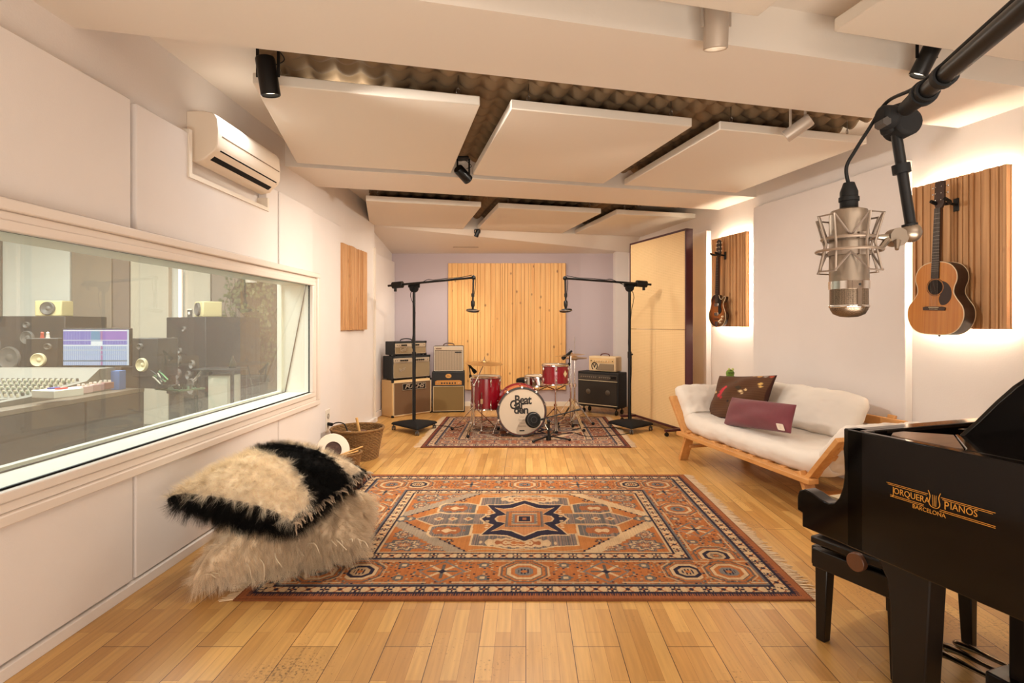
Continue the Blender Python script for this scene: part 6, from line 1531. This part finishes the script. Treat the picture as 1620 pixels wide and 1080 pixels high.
# console
CG = mat('console_grey', (120, 113, 101), .5); CD = mat('console_dark', (74, 66, 58), .5); DESK = mat('dark_desk_wood', (60, 50, 44), .4)
con = thing('mixing_console', 'long grey mixing console with rows of knobs behind the window', 'mixing console', (-4.75, 3.9, 0))
w2 = 1.30
mb = MB(); mb.prism([(-.62, .78), (-.62, .82), (-.1, .84), (.42, .90), (.55, .985), (.72, .985), (.72, .60), (-.62, .70)], (-w2, 0, 0), (0, 1, 0), (0, 0, 1), 2 * w2); mb.build('console_body', CG, con)
mb = MB(); mb.b2((-w2, .548, .905), (w2, .553, .975)); mb.build('meter_bridge', CD, con)
mb = MB()
for i in range(64): mb.b2((-w2 + .03 + i * .0395, .543, .915), (-w2 + .05 + i * .0395, .549, .965))
mb.build('meters', mat('meter_glass', (130, 120, 104), .3), con)
mb = MB(); mb.b2((w2 - .36, .540, .93), (w2 - .24, .548, .967)); mb.b2((w2 - .20, .540, .93), (w2 - .12, .548, .967)); mb.build('lit_meter', glow('amber_meter', (1, .62, .25), 1.1), con)
KN = [mat('knob_cream', (226, 214, 190), .5), mat('knob_grey', (96, 90, 84), .5), mat('knob_green', (150, 156, 132), .5)]
for j in range(14):
    y = -.09 + j * .039; z = .842 + max(0, (y + .1) / .52 * .06); mb = MB()
    for i in range(60): mb.cyl((-w2 + .05 + i * .042, y, z), (-w2 + .05 + i * .042, y, z + .022), .010, .008, 8)
    k_ = mb.build('knob_row', KN[j % 3], con)
mb = MB()
for i in range(44):
    x = -w2 + .05 + i * .0575; mb.b2((x - .009, -.38 + .12 * math.sin(i * 1.7), .826), (x + .009, -.34 + .12 * math.sin(i * 1.7), .846))
mb.build('faders', KN[0], con)
mb = MB(); [mb.b2((-w2 + .048 + i * .0575, -.52, .8235), (-w2 + .052 + i * .0575, -.16, .8405)) for i in range(44)]; mb.build('fader_slots', CD, con)
for x in (-w2 + .1, w2 - .1):
    mb = MB(); mb.b2((x - .05, -.3, 0), (x + .05, .5, .74)); mb.build('leg', CD, con)
dk_ = thing('studio_desk', 'dark wooden desk end with panelled side, right of the console', 'desk', (-3.36, 3.5, 0))
mb = MB(); mb.b2((-.085, -.75, .765), (.06, 1.26, .80)); mb.build('desk_top', mat('desk_top', (124, 108, 92), .35), dk_, bevel=.004)
mb = MB(); mb.b2((-.02, -.75, .18), (.055, .62, .764)); mb.b2((-.02, .64, .05), (.055, 1.26, .764)); mb.build('side_panel', DESK, dk_, bevel=.004)
mb = MB(); mb.b2((-.03, -.70, 0), (.03, .0, .18)); mb.build('foot', DESK, dk_)
def on_desk(name, label, cat, px, py_bot, Y_, w_, d_, h_, m, rz=0.0, z=.80):
    t = thing(name, label, cat, ((px - PX) * Y_ / FP, Y_, z), rz); MB().b2((-w_ / 2, -d_ / 2, 0), (w_ / 2, d_ / 2, h_)).build('case', m, t, bevel=.004); return t
t = on_desk('white_device', 'white box with red and blue buttons on the console edge', 'device', 92, 0, 3.85, .20, .20, .052, mat('white_box', (226, 220, 210), .5), R(-14), .842)
for x, c in ((-.04, (70, 80, 160)), (.03, (190, 50, 50))): 
    mb = MB(); mb.b2((x - .02, -.03, .052), (x + .02, .03, .062)); mb.build('button', mat('button_%d' % c[0], c, .5), t)
for i, px in enumerate((128, 147, 163)):
    t = on_desk('effect_pedal', ['pale pink effect pedal next to the white box', 'mauve effect pedal with knobs, middle of three', 'brown red effect pedal next to the rack box'][i], 'effect pedal', px, 0, 4.0 + .13 * i, .075, .12, .05, mat('pedal_%d' % i, ((206, 170, 166), (176, 138, 136), (132, 84, 76))[i], .4), R(-10), .845)
    mb = MB(); [mb.cyl((x, y, .05), (x, y, .066), .010, n=8) for x in (-.02, .02) for y in (.0, .035)]; mb.build('knobs', WHITE, t)
Ym = 4.66
def bridge(px): return (px - PX) * Ym / FP
for px, lb, wd in ((66, 'black nearfield monitor with white cone, left of the computer screen', .24), (229, 'black nearfield monitor with white cone, right of the computer screen', .27)):
    t = thing('nearfield_monitor', lb, 'loudspeaker', (bridge(px), Ym, .90 if px > 200 else .985), R(10 if px < 100 else -14), 'nearfield monitors')
    h_ = pt(0, 535, Ym).z - t.location.z
    MB().b2((-wd / 2, 0, 0), (wd / 2, .2, h_)).build('enclosure', SPK, t, bevel=.006)
    driver(t, -.02, max(.06, pt(0, 577, Ym).z - t.location.z), .058, WCONE); driver(t, .05 if px < 100 else -.04, h_ - .07, .026, CONE)
    if px > 200: mb = MB(); mb.b2((-.1, .02, -.1), (.1, .16, 0)); mb.build('stand', SPK, t)
for i, (px, c) in enumerate(((54, (190, 70, 50)), (63, (226, 214, 200)))):
    z = pt(0, 535, Ym).z; t = thing('figurine', ['tiny red figurine on the left nearfield monitor', 'tiny white figurine on the left nearfield monitor'][i], 'figurine', (bridge(px + 3), Ym + .06, z))
    mb = MB(); mb.lathe([(0, 0), (.016, 0), (.012, .02), (.014, .03), (0, .034)], n=10); mb.ball((0, 0, .042), .012, n=8); mb.build('body', mat('figurine_%d' % i, c, .5), t)
# computer screen
scx0, scx1 = bridge(95.5) , bridge(203); sw_, sz0, sz1 = scx1 - scx0, .99, pt(0, 519, Ym).z
scr = thing('computer_screen', 'large computer screen with a blue multitrack session on it', 'screen', ((scx0 + scx1) / 2, Ym + .02, .985), R(1))
MB().b2((-sw_ / 2, 0, .0), (sw_ / 2, .03, sz1 - .985)).build('bezel', BLACK, scr, bevel=.004)
mb = MB(); mb.b2((-.05, .03, -.0), (.05, .12, .10)); mb.build('stand', BLACK, scr)
nx_, ny_ = 97, 61
gx, gy = np.meshgrid(np.linspace(0, 1, nx_), np.linspace(0, 1, ny_)); C = np.zeros((ny_, nx_, 3)); C[:] = lin((120, 118, 200))
C[gy < .56] = lin((150, 170, 214)); C[(gy > .56) & (((gx * 24) % 1) < .2)] = lin((146, 146, 214)); C[(gy < .56) & (((gx * 32) % 1) < .3)] = lin((186, 204, 232))
C[(gy > .56) & (gx > .42) & (gx < .56)] = lin((96, 150, 190)); C[(gx > .565) & (gx < .60)] = lin((176, 120, 170)); C[(gx > .6) & (gy > .7)] = lin((150, 112, 200))
for y0, c in ((.70, (226, 230, 240)), (.56, (226, 234, 244)), (.42, (176, 190, 206)), (.12, (90, 110, 120)), (.97, (236, 238, 246)), (.30, (160, 180, 200))): C[np.abs(gy - y0) < .014] = lin(c)
C[(gx > .42) & (gx < .6) & (gy > .56) & (gy < .68)] = lin((236, 242, 250)); C[gx > .975] = lin((210, 220, 236))
co = np.stack([-sw_ / 2 + .012 + gx * (sw_ - .024), np.full(gx.shape, -.001), .012 + gy * (sz1 - .985 - .024)], -1).reshape(-1, 3)
idx = np.arange(nx_ * ny_).reshape(ny_, nx_); f = np.stack([idx[:-1, :-1], idx[:-1, 1:], idx[1:, 1:], idx[1:, :-1]], -1).reshape(-1, 4)
me = bpy.data.meshes.new('display'); me.from_pydata(co.tolist(), [], f.tolist()); rgba = np.ones((nx_ * ny_, 4)); rgba[:, :3] = C.reshape(-1, 3)
me.color_attributes.new('Col', 'FLOAT_COLOR', 'POINT').data.foreach_set('color', rgba.ravel())
sm_ = bpy.data.materials.new('screen_light'); sm_.use_nodes = True; N, L = nt(sm_); b = N['Principled BSDF']; va = N.new('ShaderNodeVertexColor'); va.layer_name = 'Col'
L.new(va.outputs[0], b.inputs['Emission Color']); b.inputs['Emission Strength'].default_value = .95; b.inputs['Base Color'].default_value = (.01, .01, .01, 1); b.inputs['Roughness'].default_value = .3
link('display', me, sm_, scr, smooth=False)
# rack box, blue book, cables, small circuit tray
Yk_ = 4.72
t = thing('rack_box', 'dark brown rack box at the end of the console', 'rack', ((213 - PX) * Yk_ / FP, Yk_, .80), R(-4)); MB().b2((-.125, 0, 0), (.15, .30, pt(0, 580, Yk_).z - .80)).build('case', mat('rack_brown', (74, 60, 54), .5), t, bevel=.004)
mb = MB(); mb.b2((-.11, -.004, .02), (.14, 0, .15)); mb.build('front_panel', CD, t)
Yb = 4.60
t = thing('blue_binder', 'blue binder standing in front of the dark rack box', 'binder', ((184 - PX) * Yb / FP, Yb, .80)); MB().b2((-.045, -.03, 0), (.045, .05, pt(0, 586, Yb).z - .80)).build('cover', mat('blue_cover', (88, 120, 176), .5), t, bevel=.003)
CB = [mat('cable_dark', (36, 40, 38), .6), mat('cable_green', (92, 150, 92), .5), mat('cable_pale', (190, 180, 160), .5)]
rr_ = random.Random(3)
for i in range(7):
    p0 = pt(226 + 3 * i, 582 + (i % 3) * 5, 4.72); p1 = pt(262 + rr_.uniform(-8, 6), 592 + rr_.uniform(0, 18), 4.6); t = thing('patch_cable', ['black', 'green', 'pale', 'second black', 'second green', 'second pale', 'thin black'][i] + ' patch cable looping from the rack box end', 'cable', p0, 0, 'patch cables at the rack box')
    mb = MB(); mb.tube([V(), (p1 - p0) * .4 + V((.03, -.03, rr_.uniform(0, .05))), p1 - p0], .006, 6, smooth=6); mb.build('cord', CB[i % 3], t)
t = thing('circuit_tray', 'low tray of green circuit parts right of the rack box', 'tray', ((285 - PX) * 4.95 / FP, 4.95, .76), R(-25)); MB().b2((-.17, -.12, 0), (.17, .12, .012)).build('board', mat('circuit_green', (96, 116, 88), .5), t)
mb = MB()
for i in range(26): x, y = rr_.uniform(-.15, .15), rr_.uniform(-.1, .1); mb.cyl((x, y, .012), (x, y, .012 + rr_.uniform(.01, .035)), .009, n=8)
mb.build('components', CD, t); mb = MB(); mb.b2((-.02, -.02, -.76), (.02, .02, 0)); mb.b2((-.14, -.1, -.76), (.14, .1, -.745)); mb.build('stand', CD, t)
t = thing('side_table', 'small black side table near the window end', 'table', ((350 - PX) * 5.3 / FP, 5.3, 0)); MB().b2((-.2, -.15, .90), (.2, .15, .925)).build('table_top', SPK, t, bevel=.004)
for x in (-.17, .17):
    for y in (-.12, .12): MB().b2((x - .012, y - .012, 0), (x + .012, y + .012, .90)).build('leg', SPK, t)
t = thing('bottle', 'dark bottle on the small black side table', 'bottle', ((368 - PX) * 5.28 / FP, 5.28, .925)); MB().lathe([(0, 0), (.03, 0), (.032, .02), (.030, .06), (.012, .09), (.011, .12), (0, .12)], n=18).build('glass', mat('bottle_dark', (30, 44, 36), .2), t)
t = thing('white_cabinet', 'narrow white cabinet under the black side table', 'cabinet', ((355 - PX) * 5.3 / FP, 5.3, 0)); MB().b2((-.10, -.10, 0), (.10, .11, .86)).build('body', mat('cabinet_white', (226, 220, 200), .5), t, bevel=.004); MB().b2((-.09, -.108, .05), (.09, -.1, .83)).build('door', MATS['cabinet_white'], t, bevel=.002)
# red light strip on the far wall
p0, p1 = pt(285, 498, 6.80), pt(284.5, 426, 6.80)
t = thing('light_strip', 'vertical pinkish white light strip on the control room wall', 'light', p0); MB().cyl((0, 0, -.2), p1 - p0, .016, n=10).build('tube', glow('pink_led', (1.0, .50, .42), 1.7), t); MB().b2((-.02, .014, -.2), (.02, .03, (p1 - p0).z)).build('channel', WHITE, t)
# dark honeycomb panel with ivy
hexp = [(360, 470), (378, 440), (438, 440), (448, 470), (430, 500), (450, 535), (428, 604), (385, 604), (372, 535), (386, 500)]
Yi = 6.72
t = thing('honeycomb_panel', 'dark honeycomb shaped panel behind the hanging ivy', 'wall panel', pt(405, 520, Yi)); q0 = t.location
mb = MB(); mb.prism([((pt(a, b, Yi) - q0).x, (pt(a, b, Yi) - q0).z) for a, b in hexp], (0, .07, 0), (1, 0, 0), (0, 0, 1), .07); mb.build('board', mat('honeycomb_dark', (98, 84, 70), .8), t)
t = thing('hanging_ivy', 'ivy trailing over the dark honeycomb panel', 'plant', pt(400, 445, Yi - .06)); q0 = t.location
LEAF = mat('ivy_leaf', (112, 112, 76), .6, var=.3, vscale=30); lm = MB(); sm2 = MB()
for v_ in range(9):
    x = pt(366 + 8.5 * v_, 0, Yi).x - q0.x; L_ = rr_.uniform(.45, 1.15) if v_ > 1 else .5; P = [(x + .04 * math.sin(k * .9 + v_), -.03 - .02 * math.sin(k + v_), .02 - L_ * k / 8) for k in range(9)]
    sm2.tube(P, .003, 5, smooth=2)
    for k in range(int(L_ * 42)):
        c = V(P[min(int(k / (L_ * 42) * 8), 7)]) + V((rr_.uniform(-.05, .05), rr_.uniform(-.05, .01), rr_.uniform(-.07, .07))); r_ = rr_.uniform(.02, .042); a_ = rr_.uniform(0, 6.28)
        u = V((math.cos(a_), rr_.uniform(-.5, .5), math.sin(a_))).normalized(); w_ = u.cross(V((0, 1, .3))).normalized()
        pts_ = [c + u * r_, c + w_ * r_ * .7 + u * .2 * r_, c - u * r_ * .7, c - w_ * r_ * .7 + u * .2 * r_]; lm.bm.faces.new([lm.bm.verts.new(p) for p in pts_])
lv = lm.build('leaves', LEAF, t, smooth=False); lv['kind'] = 'stuff'; sm2.build('stems', mat('ivy_stem', (92, 76, 50), .8), t)
mb = MB(); mb.lathe([(0, -.02), (.07, -.02), (.085, .09), (.075, .09), (.06, 0), (0, 0)], (0, -.02, 0), 24); mb.build('pot', WHITE, t)
